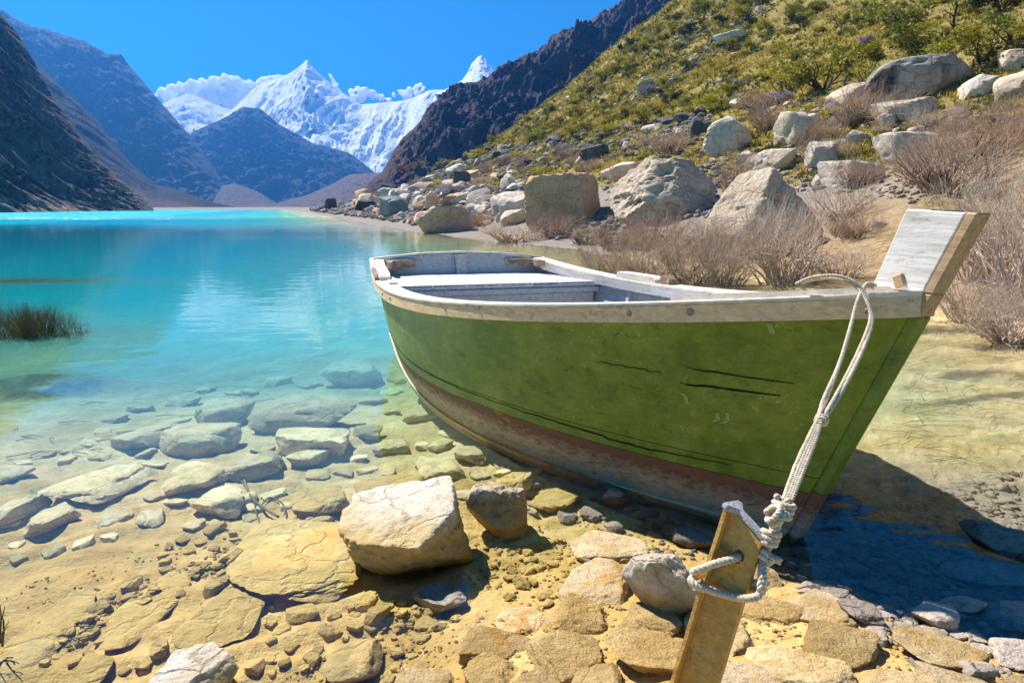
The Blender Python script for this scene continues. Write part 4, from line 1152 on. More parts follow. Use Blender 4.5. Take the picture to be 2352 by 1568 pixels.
def build_hill_boulders():
    gh = 'large boulders on the slope foot'
    S = [
     ((1217, 402, 1382, 530), 'tan', 'cube-shaped tan boulder with a flat top near the waterline', 1001, dict(cubic=True, land='cube-shaped tan boulder')),
     ((1398, 360, 1658, 528), 'hill', 'huge cracked boulder with a smooth white slanting side', 1012, dict(depth=.7, sub=6, planes=5, cut=(.75, .98), land='huge cracked boulder', amp=.085, fine=.035, extra=((-.86, -.3, .42, .50), (-.2, -.7, .5, .62), (.5, -.75, .35, .66), (.1, 0, 1, .80), (.8, -.1, .5, .80)))),
     ((1608, 384, 1892, 612), 'hill', 'tall peaked grey boulder standing behind the boat', 1022, dict(depth=.75, sub=6, planes=4, cut=(.8, .98), land='tall peaked grey boulder', amp=.05, fine=.02, extra=((-.80, -.30, .48, .44), (-.35, -.85, .35, .60), (.28, -.85, .42, .52), (.80, -.15, .55, .56), (.05, 0, 1, .92)))),
     ((1614, 266, 1732, 362), 'hillwhite', 'split pale boulder leaning uphill of the huge cracked boulder', 1031, dict(depth=.8, planes=8, cut=(.5, .85), land='split pale boulder', tilt=R(-14))),
     ((1774, 256, 1872, 348), 'hill', 'grey boulder with a pointed top next to the split pale boulder', 1042, dict(depth=.8, planes=8, cut=(.5, .85), land='pointed grey boulder', tilt=R(15))),
     ((1708, 340, 1832, 406), 'hill', 'low split boulder directly above the tall peaked boulder', 1051, dict(depth=.8, planes=8, land='low split boulder')),
     ((1846, 324, 1930, 398), 'hillwhite', 'knobbly pale boulder under a dry bush above the tall peaked boulder', 1062, dict(depth=.8, planes=8, land='knobbly pale boulder')),
     ((1876, 368, 2034, 436), 'hillwhite', 'broad pale boulder half covered by dry twigs', 1072, dict(depth=.8, planes=8, hmin=.35, land='broad pale boulder')),
     ((2004, 302, 2150, 384), 'hillwhite', 'smooth white domed boulder behind a dry bush', 1081, dict(depth=.8, planes=6, round_=.25, land='smooth white boulder')),
     ((1994, 222, 2160, 286), 'hillwhite', 'long pale boulder lying below the black-streaked boulder', 1092, dict(depth=.7, planes=8, hmin=.3, land='long pale boulder')),
     ((1982, 122, 2248, 240), 'black', 'largest boulder on the slope with black water streaks', 1101, dict(depth=.6, sub=5, planes=8, cut=(.55, .88), land='black-streaked boulder')),
     ((1900, 188, 2012, 240), 'hill', 'grey ledge of rock at the near end of the black-streaked boulder', 1112, dict(depth=.7, planes=8)),
     ((2198, 170, 2296, 228), 'hillwhite', 'pale flat-topped rock past the far end of the black-streaked boulder', 1121, dict(depth=.7, planes=8)),
     ((2290, 112, 2380, 168), 'hill', 'grey rock at the picture edge above the dry brush', 1132, dict(depth=.8, planes=8)),
     ((2280, 160, 2400, 232), 'hill', 'layered rock at the picture edge below the grey rock', 1141, dict(depth=.8, planes=9)),
     ((870, 450, 938, 504), 'teal', 'greenish blue boulder with its foot in the lake', 1152, dict(depth=.8, planes=8, cut=(.45, .8), land='greenish blue boulder')),
     ((955, 472, 1090, 542), 'hill', 'long grey shore boulder sloping into the lake', 1161, dict(depth=.5, planes=8, tilt=R(-20), land='long grey shore boulder')),
     ((975, 440, 1010, 488), 'tan', 'tan upright stone on the stony shore', 1171, dict(depth=.8, planes=8)),
     ((1008, 445, 1068, 478), 'tan', 'orange-brown stone among grey shore rocks', 1182, dict(depth=.8, planes=8)),
     ((1125, 438, 1220, 512), 'hillwhite', 'slanting pale boulder just lakeward of the cube-shaped boulder', 1191, dict(depth=.7, planes=9, tilt=R(-24))),
     ((1148, 480, 1226, 520), 'hill', 'grey boulder wedged at the foot of the cube-shaped boulder', 1202, dict(depth=.8, planes=8)),
     ((1636, 66, 1712, 106), 'hillwhite', 'long pale slab high on the grassy slope', 1211, dict(depth=.5, planes=8, tilt=R(-24), land='long pale slab on the slope')),
     ((1462, 180, 1512, 218), 'hill', 'grey slab lying in the grass halfway up the slope', 1222, dict(depth=.5, planes=8, tilt=R(-22), land='grey slab in the grass')),
     ((1040, 392, 1082, 436), 'dark', 'dark upright rock above the stony shore', 1231, dict(depth=.8, planes=8)),
     ((745, 455, 775, 488), 'dark', 'rock tower at the outermost tip of the stony point', 1242, dict(depth=.8, planes=8, land='rock tower on the point')),
     ((1330, 330, 1400, 372), 'dark', 'black jagged rock in the middle of the dark rubble band', 1251, dict(depth=.8, planes=9, land='black jagged rock')),
     ((1580, 268, 1628, 318), 'dark', 'black rock pile beside the split pale boulder', 1262, dict(depth=.8, planes=9)),
     ((1380, 372, 1460, 412), 'hillwhite', 'white stone showing behind the huge cracked boulder', 1272, dict(depth=.8, planes=7)),
     ((2000, 505, 2040, 522), 'hill', 'small grey stone on bare soil right of the tall boulder', 1281, dict(depth=.8, planes=7)),
    ]
    for box, mat, lab, seed, kw in S:
        kw = dict(kw)
        if kw.pop('cubic', False):
            x0, y0, x1, y1 = box
            b = hit((x0 + x1) / 2, y1 - 12); d = b.y
            w = 150 * d / FPX; h = 118 * d / FPX
            V, F = rock_shape(1001, sub=5, planes=0, amp=0.035, fine=0.02)
            S0 = ico(5)[0]
            Cb = S0 / np.abs(S0).max(1, keepdims=True)
            r8 = np.linalg.norm(Cb, axis=1)
            Cb = Cb / np.maximum(1, r8 / 1.52)[:, None]
            nz = fbm3(Cb * 1.5, 11, 5, .6)
            Cb = Cb + S0 * (nz * 0.07)[:, None]
            Cb[:, 0] *= 1 - 0.07 * Cb[:, 2]; Cb[:, 2] += 0.06 * Cb[:, 0]; Cb[:, 0] += -0.12 * (Cb[:, 2] + 1) * 0.5
            me = mesh_from('boulder', Cb * 0.5 * np.array([w * .96, w * .8, h]), F, True); me.set_sharp_from_angle(angle=R(30))
            o = obj('boulder', me, MR[mat], None, (b.x, b.y + w * .3, b.z + h * 0.46), (0, 0, R(-24)))
            tag(o, lab, 'rock', gh); LAND.append(('cube-shaped tan boulder', (x0 + x1) / 2, (y0 + y1) / 2))
            continue
        place_rock(box, mat, lab, seed, group=gh, **kw)

ORD = ['closest', 'second closest', 'third closest', 'fourth closest', 'fifth closest', 'sixth closest', 'seventh closest', 'eighth closest', 'ninth closest', 'tenth closest']
PENDING = []
def auto_labels(items, noun, fallback):
    for o, px, py, words in items: PENDING.append((o, px, py, words, noun, fallback))
def write_labels():
    """each countable repeat is described by the landmark it lies nearest to, on which side of it, and how close"""
    buckets = {}
    for o, px, py, words, noun, fallback in PENDING:
        best = min(LAND, key=lambda l: (l[1] - px) ** 2 + ((l[2] - py) * 1.5) ** 2)
        dx, dy = px - best[1], py - best[2]
        side = ('above' if dy < 0 else 'below') if abs(dy) * 1.2 > abs(dx) else ('lakeward of' if dx < 0 else 'landward of')
        if py > 820: side = ('behind' if dy < 0 else 'in front of') if abs(dy) * 1.2 > abs(dx) else ('on the lake side of' if dx < 0 else 'on the boat-bow side of')
        buckets.setdefault((best[0], side, words, noun), []).append((dx * dx + dy * dy, o, fallback))
    for (lm, side, words, noun), L in buckets.items():
        L.sort(key=lambda t: t[0])
        for i, (d, o, fallback) in enumerate(L):
            if i < len(ORD) and d < 330 ** 2: o['label'] = f"{words} {noun}, {ORD[i]} {side} the {lm}"
            else: o['label'] = f"{words} {noun} {fallback}"

def in_poly(poly, rn):
    xs = [p[0] for p in poly]; ys = [p[1] for p in poly]
    while True:
        x, y = rn.uniform(min(xs), max(xs)), rn.uniform(min(ys), max(ys))
        c = False
        for i in range(len(poly)):
            (x1, y1), (x2, y2) = poly[i], poly[i - 1]
            if (y1 > y) != (y2 > y) and x < (x2 - x1) * (y - y1) / (y2 - y1) + x1: c = not c
        if c: return x, y

def build_scattered_rocks():
    rn = random.Random(21)
    T = [rock_mesh('rock', 2000 + i, (1, 1, 1), sub=3, planes=10, cut=(.42, .85), amp=.06) for i in range(14)]
    byid = {}
    def inst(mat):
        k = (mat, rn.randrange(len(T)))
        if k not in byid:
            me = T[k[1]].copy(); me.materials.append(MR[mat]); byid[k] = me
        return byid[k]
    zones = [
     ([(742, 486), (760, 452), (900, 425), (1060, 405), (1215, 375), (1216, 470), (1110, 520), (960, 520), (870, 503), (800, 494)], 118, (16, 58), ('hill', 'hillwhite', 'hillwhite', 'tan', 'dark'), 'rocks of the stony lake shore', 'among the rubble of the stony lake shore'),
     ([(905, 402), (1100, 352), (1350, 300), (1600, 262), (1640, 262), (1610, 330), (1480, 355), (1330, 385), (1200, 395), (1060, 410)], 75, (16, 40), ('dark', 'dark', 'dark', 'hill'), 'dark rocks in the rubble band along the slope foot', 'in the dark rubble band along the slope foot'),
     ([(1400, 250), (1480, 190), (1640, 90), (1740, 20), (1800, 0), (1700, 80), (1600, 160), (1480, 240)], 32, (10, 22), ('hill', 'dark', 'hill'), 'rocks of the grey scree streak on the slope', 'in the grey scree streak on the slope'),
     ([(1640, 240), (1900, 215), (2000, 250), (2000, 300), (1900, 300), (1740, 260)], 28, (16, 40), ('hill', 'dark', 'hillwhite'), 'rocks between the boulders on the slope', 'between the boulders on the slope'),
     ([(1090, 330), (1560, 60), (1900, 60), (1900, 180), (1500, 260)], 26, (10, 26), ('dark', 'hill'), 'rocks scattered in the slope grass', 'scattered in the grass of the slope'),
     ([(1390, 420), (1700, 350), (2000, 300), (2300, 230), (2350, 300), (2100, 470), (1950, 450), (1700, 430)], 28, (14, 52), ('hill', 'hillwhite'), 'stones on the bare soil', 'on the bare soil behind the boat'),
    ]
    for poly, n, (s0, s1), mats, grp, fb in zones:
        items = []
        for k in range(n):
            px, py = in_poly(poly, rn)
            b = hit(px, py)
            if b.y > 280: continue
            sz = s0 + (s1 - s0) * rn.random() ** 2.0
            w = sz * b.y / FPX
            mat = rn.choice(mats)
            o = obj('rock', inst(mat), None, None, (b.x, b.y + w * .3, b.z + w * 0.16), (rn.uniform(-.3, .3), rn.uniform(-.35, .35), rn.uniform(0, 6.28)),
                    (w * rn.uniform(.85, 1.25), w * rn.uniform(.8, 1.1), w * rn.uniform(.5, .95)))
            tag(o, None, 'rock', grp)
            tone = {'hill': 'grey', 'hillwhite': 'pale', 'tan': 'tan', 'dark': 'dark'}[mat]
            size = 'small' if sz < s0 + (s1 - s0) * .18 else ('mid-sized' if sz < s0 + (s1 - s0) * .5 else 'large')
            items.append((o, px, py, f'{size} {tone}'))
        auto_labels(items, 'rock', fb)
    # the rest of the rubble: far too many to count
    rs = np.random.RandomState(5)
    shapes = [rock_shape(2100 + i, sub=1, planes=6, cut=(.45, .85), fine=0) for i in range(8)]
    zs2 = [([(698, 482), (760, 462), (960, 425), (960, 505), (880, 505), (780, 494)], 1900, (4, 17)), (zones[0][0], 2600, (4, 20)), (zones[1][0], 2000, (4, 17)), (zones[2][0], 900, (3, 10)), (zones[3][0], 200, (4, 13)), (zones[4][0], 260, (3, 9)), (zones[5][0], 900, (4, 20)), ([(1200, 540), (1220, 500), (1400, 500), (1640, 560), (1700, 600), (1400, 570)], 420, (5, 22)), ([(1380, 400), (1640, 330), (1660, 380), (1640, 500), (1400, 510)], 420, (5, 24)),
           ([(1540, 70), (1600, 20), (1660, 0), (1760, 0), (1650, 70), (1560, 120)], 350, (3, 9)), ([(960, 380), (1300, 205), (1500, 70), (1640, 0), (1560, 90), (1340, 250), (1000, 395)], 700, (3, 10))]
    Vs, Fs, Cs, nv = [], [], [], 0
    for poly, n, (s0, s1) in zs2:
        for k in range(n):
            px, py = in_poly(poly, rn)
            b = hit(px, py)
            if b.y > 300: continue
            w = (s0 + (s1 - s0) * rn.random() ** 1.8) * b.y / FPX
            V, F = shapes[rn.randrange(8)]
            a = rn.uniform(0, 6.28); ca, sa = math.cos(a), math.sin(a)
            Q = V * np.array([rn.uniform(.8, 1.3), rn.uniform(.7, 1.1), rn.uniform(.4, .85)]) * w * .5
            Q = np.stack([Q[:, 0] * ca - Q[:, 1] * sa, Q[:, 0] * sa + Q[:, 1] * ca, Q[:, 2]], -1) + np.array([b.x, b.y, b.z + w * .12])
            Vs.append(Q); Fs.append(F + nv); nv += len(V)
    o = obj('rubble', mesh_from('rubble', np.concatenate(Vs), np.concatenate(Fs)), rock_mat('rubble_rock', (0.55, 0.49, 0.43), (0.16, 0.15, 0.15), speck=0.2, scale=16, cracks=0))
    tag(o, 'loose small rubble filling the gaps between the slope rocks', 'rubble', kind='stuff')

def build_spit_and_pebbles():
    rn = random.Random(77)
    # broken golden bedrock of the spit: flat slabs fitted like crazy paving
    T = [rock_mesh('bedrock_slab', 3000 + i, (1, 1, 1), sub=5, planes=14, cut=(.5, 1.0), amp=.06, fine=.035, extra=((.05, .1, 1, .5),)) for i in range(10)]
    T = [(t, m_) for t in T for m_ in ('spit', 'spit', 'spitpale', 'spitbrown')]
    T2 = []
    for t, m_ in T:
        c_ = t.copy(); c_.materials.append(MR[m_]); T2.append((c_, m_))
    T = T2
    items = []; pts = []
    tries = 0
    while len(pts) < 130 and tries < 16000:
        tries += 1
        x = rn.uniform(-0.55, 2.0); y = rn.uniform(1.25, 2.5)
        px, py = to_px((x, y, 0.05))
        ye = 2.42 - 0.7 * (x - 0.7) ** 2
        if y > ye or px < 640 or px > 2420 or py > 1640: continue
        r = rn.uniform(.10, .17) if len(pts) < 30 else (rn.uniform(.05, .085) if len(pts) < 80 else rn.uniform(.025, .05))
        if px < 1250: r *= 0.8
        if any((x - a) ** 2 + (y - b) ** 2 < (0.80 * (r + c)) ** 2 for a, b, c in pts): continue
        if 1400 < px < 1640 and 1250 < py < 1420: continue
        if px > 1740 and py < 1325 + (px - 1750) * .37 : continue
        pts.append((x, y, r))
    for x, y, r in pts:
        z = tz(x, y)
        me_, m_ = T[rn.randrange(len(T))]
        o = obj('bedrock_slab', me_, None, None, (x, y, z + r * 0.02), (rn.uniform(-.14, .14), rn.uniform(-.14, .14), rn.uniform(0, 6.28)),
                (r * 2.3, r * rn.uniform(1.6, 2.2), r * rn.uniform(.5, .9)))
        px, py = to_px((x, y, z))
        tag(o, None, 'rock', 'golden bedrock slabs of the shore')
        items.append((o, px, py, ('broad' if r > .09 else ('mid-sized' if r > .05 else 'small')) + {'spit': ' golden', 'spitpale': ' pale', 'spitbrown': ' brown'}[m_]))
    LAND.append(('mooring post', 1590, 1500))
    auto_labels(items, 'bedrock slab', 'of the cracked shore beside the mooring post')
    # pebbles
    P = [rock_mesh('pebble', 3100 + i, (1, 1, 1), sub=2, planes=7, cut=(.5, .9), amp=.04, fine=0) for i in range(10)]
    bm_ = {}
    def pm(mat):
        k = (mat, rn.randrange(10))
        if k not in bm_:
            me = P[k[1]].copy(); me.materials.append(MR[mat]); bm_[k] = me
        return bm_[k]
    zones = [
     ([(180, 1405), (420, 1300), (560, 1240), (900, 1205), (620, 1290), (520, 1330), (430, 1330), (250, 1420), (180, 1500), (120, 1480)], 80, (14, 46), 'gold', 'pebbles of the underwater pebble bank', 'of the underwater pebble bank by the long smooth stone'),
     ([(1090, 1245), (1230, 1205), (1420, 1290), (1440, 1400), (1330, 1440), (1180, 1390), (1060, 1330)], 60, (14, 42), 'gold', 'pebbles between the boulder and the post', 'between the big boulder and the mooring post'),
     ([(1760, 1250), (1850, 1215), (2050, 1330), (2180, 1480), (2140, 1560), (1960, 1420), (1780, 1330)], 80, (14, 46), 'shade', 'pebbles in the blue shadow of the boat', 'under water in the blue shadow of the boat'),
     ([(900, 1370), (1060, 1420), (960, 1470), (860, 1440)], 14, (14, 34), 'gold', 'pebbles in front of the big boulder', 'on the shore in front of the big boulder'),
    ]
    for poly, n, (s0, s1), mat, grp, fb in zones:
        items = []
        for k in range(n):
            px, py = in_poly(poly, rn); b = hit(px, py)
            sz = s0 + (s1 - s0) * rn.random() ** 2; w = sz * b.y / FPX / 0.93
            o = obj('pebble', pm(mat), None, None, (b.x, b.y, b.z + w * .12), (rn.uniform(-.25, .25), rn.uniform(-.25, .25), rn.uniform(0, 6.28)), (w * rn.uniform(.9, 1.3), w * rn.uniform(.7, 1), w * rn.uniform(.35, .6)))
            tag(o, None, 'pebble', grp)
            items.append((o, px, py, ('small' if sz < s0 + (s1 - s0) * .3 else 'large') + (' golden' if mat == 'gold' else ' grey')))
        auto_labels(items, 'pebble', fb)
    shapes = [rock_shape(3200 + i, sub=1, planes=5, cut=(.5, .9), fine=0) for i in range(6)]
    def gravel(zs, mat, label, seed):
        rn = random.Random(seed); Vs, Fs, nv = [], [], 0
        for poly, n, (s0, s1) in zs:
            for k in range(n):
                px, py = in_poly(poly, rn); b = hit(px, py)
                w = (s0 + (s1 - s0) * rn.random() ** 2) * b.y / FPX / 0.93
                V, F = shapes[rn.randrange(6)]
                a = rn.uniform(0, 6.28); ca, sa = math.cos(a), math.sin(a)
                Q = V * np.array([rn.uniform(.8, 1.4), rn.uniform(.7, 1.0), rn.uniform(.3, .6)]) * w * .5
                Q = np.stack([Q[:, 0] * ca - Q[:, 1] * sa, Q[:, 0] * sa + Q[:, 1] * ca, Q[:, 2]], -1) + np.array([b.x, b.y, b.z + w * .08])
                Vs.append(Q); Fs.append(F + nv); nv += len(V)
        o = obj('gravel', mesh_from('gravel', np.concatenate(Vs), np.concatenate(Fs)), mat)
        tag(o, label, 'gravel', kind='stuff')
    gravel([(zones[0][0], 520, (5, 16)), (zones[1][0], 420, (5, 15)), (zones[3][0], 120, (5, 14)), ([(620, 1568), (880, 1440), (1060, 1400), (1430, 1420), (1500, 1568)], 520, (4, 15)),
            ([(1640, 1568), (1700, 1350), (1800, 1380), (2050, 1440), (2350, 1568)], 420, (5, 18)), ([(0, 1360), (300, 1260), (600, 1200), (500, 1290), (100, 1440)], 120, (4, 11))],
           MR['gold'], 'golden gravel strewn between the stones of the shore', 3)
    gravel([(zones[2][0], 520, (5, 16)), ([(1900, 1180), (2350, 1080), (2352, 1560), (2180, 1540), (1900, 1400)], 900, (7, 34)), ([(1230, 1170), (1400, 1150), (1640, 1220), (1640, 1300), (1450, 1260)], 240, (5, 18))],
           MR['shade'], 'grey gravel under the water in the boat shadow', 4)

build_lake_stones()
build_bed_stones()
build_hill_boulders()
build_scattered_rocks()
build_spit_and_pebbles()
# ------------------------------------------------------------------ plants
def seg_tubes(segs, sides=3):
    """segs: list of (p0, p1, r0, r1) -> open thin tubes, as arrays"""
    P0 = np.array([s[0] for s in segs], float); P1 = np.array([s[1] for s in segs], float)
    r0 = np.array([s[2] for s in segs]); r1 = np.array([s[3] for s in segs])
    D = P1 - P0; D /= np.linalg.norm(D, axis=1, keepdims=True) + 1e-9
    A = np.cross(D, np.array([0.31, 0.17, 0.93])); A /= np.linalg.norm(A, axis=1, keepdims=True) + 1e-9
    B = np.cross(D, A)
    V = []
    for P, r in ((P0, r0), (P1, r1)):
        for k in range(sides):
            w = 2 * np.pi * k / sides
            V.append(P + (A * np.cos(w) + B * np.sin(w)) * r[:, None])
    V = np.stack(V, 1).reshape(-1, 3)
    n = len(segs); base = np.arange(n)[:, None] * (2 * sides)
    F = []
    for k in range(sides):
        k2 = (k + 1) % sides
        F.append(np.stack([base[:, 0] + k, base[:, 0] + k2, base[:, 0] + sides + k2, base[:, 0] + sides + k], -1))
    return V, np.concatenate(F)

def twig_segs(seed, stems=16, depth=4, spread=0.9, up=0.5, r=0.012, length=0.34, wig=0.3, kids=(2, 3), base=0.12):
    rn = random.Random(seed); segs = []
    def grow(p, d, L, r0, k):
        q = p
        for j in range(2):
            d = (d + Vector((rn.gauss(0, wig), rn.gauss(0, wig), rn.gauss(0, wig * .7) + 0.06)) * 0.4).normalized()
            n = q + d * L * 0.5
            r1 = r0 * 0.8
            segs.append((tuple(q), tuple(n), r0, r1)); q = n; r0 = r1
        if k <= 0: return
        for c in range(rn.randint(*kids)):
            nd = (d + Vector((rn.gauss(0, .5), rn.gauss(0, .5), rn.gauss(0.1, .35)))).normalized()
            grow(q, nd, L * rn.uniform(.62, .9), r0 * 0.72, k - 1)
    for s_ in range(stems):
        a = rn.uniform(0, 6.28)
        d = Vector((math.cos(a) * spread * rn.uniform(.2, 1), math.sin(a) * spread * rn.uniform(.2, 1), up + rn.uniform(0, .5))).normalized()
        b = Vector((math.cos(a) * base * rn.random(), math.sin(a) * base * rn.random(), -0.03))
        grow(b, d, length * rn.uniform(.7, 1.1), r * rn.uniform(.7, 1.2), depth - 1)
    return segs

def norm_plant(V):
    """scale to a crown about one unit wide and one unit tall, foot at the origin"""
    w = np.percentile(np.abs(V[:, :2]), 98) * 2; h = np.percentile(V[:, 2], 99)
    return V / np.array([w, w, h])

def leaf_cloud(seed, n=520, size=0.07, lumps=9, flat=0.8):
    rs = np.random.RandomState(seed)
    c = rs.randn(lumps, 3) * np.array([.26, .26, .17]) + np.array([0, 0, .40])
    k = rs.randint(0, lumps, n)
    u = rs.randn(n, 3); u /= np.linalg.norm(u, axis=1, keepdims=True)
    P = c[k] + u * (rs.rand(n, 1) ** 0.4) * rs.uniform(.14, .24, (n, 1))
    P[:, 2] = np.abs(P[:, 2])
    a = rs.randn(n, 3); a /= np.linalg.norm(a, axis=1, keepdims=True)
    b = np.cross(a, rs.randn(n, 3)); b /= np.linalg.norm(b, axis=1, keepdims=True)
    s = size * rs.uniform(.6, 1.3, (n, 1))
    V = np.stack([P - a * s, P + b * s * .45, P + a * s, P - b * s * .45], 1).reshape(-1, 3)
    F = np.arange(n * 4).reshape(n, 4)
    return V, F

def build_plants():
    dry = simple_mat('dry_twig', (0.56, 0.41, 0.30), 0.85, 0.18, 3, 0.0, c2=(0.38, 0.26, 0.19))
    dryl = simple_mat('bleached_twig', (0.70, 0.57, 0.46), 0.85, 0.12, 3, 0.0, c2=(0.46, 0.34, 0.26))
    drk = simple_mat('dark_stem', (0.13, 0.085, 0.06), 0.9, 0.15, 3, 0.0, c2=(0.06, 0.04, 0.03))
    olive = simple_mat('drowned_twig', (0.25, 0.18, 0.09), 0.8, 0.2, 3, 0.0, c2=(0.07, 0.06, 0.035))
    leafs = [simple_mat('yellow_green_leaf', (0.44, 0.38, 0.03), 0.6, 0.2, 6, 0.0, c2=(0.26, 0.25, 0.025), translucent=0.35),
             simple_mat('green_leaf', (0.24, 0.25, 0.035), 0.6, 0.2, 6, 0.0, c2=(0.13, 0.15, 0.022), translucent=0.35),
             simple_mat('dark_green_leaf', (0.05, 0.065, 0.018), 0.6, 0.25, 6, 0.0, c2=(0.028, 0.04, 0.012), translucent=0.3)]
    flower = simple_mat('lilac_flower', (0.34, 0.25, 0.42), 0.7, 0.1, 6, 0.0, c2=(0.2, 0.17, 0.2), translucent=0.3)
    dead_leaf = simple_mat('rust_leaf', (0.22, 0.11, 0.03), 0.7, 0.2, 6, 0.0, c2=(0.12, 0.07, 0.025), translucent=0.3)
    # templates: a twig mesh (fine outer twigs) and a stem mesh
    DT = []
    for i in range(5):
        sg = twig_segs(400 + i, stems=(60, 90, 52, 96, 72)[i], depth=4, spread=(1.0, .8, 1.3, 1.0, .6)[i], up=(.35, .5, .15, .3, .6)[i], r=.016, wig=(.3, .45, .4, .25, .5)[i], kids=(2, 3), base=(.3, .4, .2, .45, .3)[i])
        V, F = seg_tubes(sg); V = norm_plant(V)
        st = twig_segs(400 + i, stems=9, depth=2, spread=1.0, up=.45, r=.024, kids=(2, 2))
        V2, F2 = seg_tubes(st, 4); V2 = V2 / np.array([1.5, 1.5, 1.3])
        DT.append((mesh_from('twigs', V, F), mesh_from('stem', V2, F2)))
    LT = []
    for i in range(5):
        V, F = leaf_cloud(500 + i, 1100, .045, 12)
        V = norm_plant(V)
        st = twig_segs(520 + i, stems=7, depth=3, spread=.8, up=.6, r=.03, kids=(2, 2)); V2, F2 = seg_tubes(st, 4); V2 = norm_plant(V2) * .7
        LT.append((mesh_from('foliage', V, F), mesh_from('stem', V2, F2)))
    cache = {}
    def withmat(me, mat):
        k = (me.name, mat.name)
        if k not in cache:
            m2 = me.copy(); m2.materials.clear(); m2.materials.append(mat); cache[k] = m2
        return cache[k]
    def shrub(kind, px, base_py, w_px, h_px, label, mat, group, rn, tpl=None, name=None, cat='shrub', yd=None, wy=1.0):
        b = hit(px, base_py) if yd is None else at_y(px, base_py, yd)
        k = b.y / FPX
        T = (DT if kind == 'dry' else LT); t = T[rn.randrange(5) if tpl is None else tpl]
        root = empty(name or ('dry_shrub' if kind == 'dry' else 'green_shrub'), (b.x, b.y, b.z - 0.02), (rn.uniform(-.14, .14), rn.uniform(-.14, .14), rn.uniform(0, 6.28)))
        root.scale = (w_px * k, w_px * k * wy, h_px * k)
        tag(root, label, cat, group)
        obj('twigs' if kind == 'dry' else 'foliage', withmat(t[0], mat), None, root)
        obj('woody_base', withmat(t[1], drk if kind != 'dry' or mat is not dryl else dryl), None, root)
        return root, b
    rn = random.Random(9)
    gd = 'dry leafless shrubs along the shore'
    D = [
     (1400, 640, 150, 90, 'dry shrub standing in the water just behind the boat, first from the lake side', 0),
     (1500, 655, 180, 120, 'dense pinkish dry shrub behind the boat rail under the huge cracked boulder', 0),
     (1585, 655, 170, 130, 'tangled dry shrub beside the smaller rail block behind the boat', 0),
     (1420, 575, 120, 70, 'faded dry shrub at the waterline below the huge cracked boulder', 0),
     (1520, 570, 150, 85, 'dusty dry shrub at the foot of the huge cracked boulder', 0),
     (1620, 600, 120, 100, 'dry shrub in the gap between the two largest boulders behind the boat', 0),
     (1660, 655, 130, 150, 'thin upright dry shrub in front of the tall peaked boulder at the small pool', 1),
     (1800, 650, 200, 190, 'pale fan-shaped dry shrub in front of the tall peaked boulder', 1),
     (1930, 640, 130, 70, 'low sprawling dry branches on the soil beside the tall peaked boulder', 1),
     (1930, 500, 150, 90, 'wind-combed dry shrub landward of the tall peaked boulder', 1),
     (1960, 545, 110, 60, 'shaded dry brush at the foot of the tall peaked boulder', 0),
     (2180, 440, 250, 130, 'round dry shrub with a dark trunk on the bare soil', 0),
     (2120, 420, 150, 95, 'smaller dry shrub in front of the smooth white boulder', 0),
     (2260, 360, 240, 80, 'wide pinkish dry brush upslope at the picture edge', 0),
     (2330, 300, 140, 85, 'tall dry brush at the picture edge below the layered rock', 0),
     (2290, 640, 290, 240, 'large bright dry bush at the picture edge behind the stem head', 1),
     (2390, 720, 260, 300, 'nearest dry bush cut off by the picture edge', 1),
     (2230, 735, 200, 130, 'bleached fallen branches at the pool edge behind the stem head', 1),
     (2330, 780, 240, 120, 'dead bleached brush overhanging the shallow pool', 1),
     (1890, 380, 110, 70, 'dry shrub leaning over the knobbly pale boulder', 0),
     (1960, 430, 90, 60, 'dry shrub growing over the broad pale boulder', 0),
     (1960, 280, 130, 75, 'dry shrub between the long pale and pointed grey boulders', 0),
     (2060, 270, 110, 50, 'thin dry shrub in front of the long pale boulder', 0),
     (1760, 300, 80, 60, 'round greyish shrub between the split and pointed boulders', 0),
     (1745, 255, 100, 45, 'greyish shrub above the split pale boulder', 0),
     (1275, 545, 110, 55, 'dry shrub below the cube-shaped boulder at the waterline', 0),
     (1180, 555, 150, 40, 'low dry shore brush between the cube-shaped boulder and the lake', 0),
     (1340, 560, 100, 50, 'dry grass-like shrub at the lake edge past the cube-shaped boulder', 0),
     (1100, 520, 60, 40, 'dark little shrub next to the long grey shore boulder', 0),
     (1440, 420, 90, 45, 'dry shrub against the back of the huge cracked boulder', 0),
     (1690, 440, 80, 90, 'dry branches clinging to the end of the huge cracked boulder', 0),
     (1540, 350, 90, 40, 'dry shrub among white stones above the huge cracked boulder', 0),
    ]
    for px, py, w, h, lab, m in D:
        if any(k in lab for k in ('first from', 'dark trunk', 'fan-shaped', 'wind-combed', 'large bright')): LAND.append((lab.split(' in front')[0].split(' standing in')[0].split(' landward')[0].split(' on the')[0].split(' at the')[0].split(' with')[0].replace('dry shrub', 'pool-side dry shrub', 1) if lab.startswith('dry shrub') else ' '.join(lab.split()[:3]), px, py - h / 2))
        shrub('dry', px, py, w * 1.15, h * 1.08, lab, dryl if m else dry, gd, rn)
    items = []
    for k in range(34):
        px, py = in_poly([(790, 480), (960, 425), (1200, 370), (1500, 330), (1600, 330), (1380, 400), (1210, 400), (1100, 460), (960, 490)], rn)
        s_ = rn.uniform(22, 52)
        o, b = shrub('dry', px, py, s_, s_ * .62, None, dry, 'small dry shrubs in the rubble', rn)
        items.append((o, px, py, 'small'))
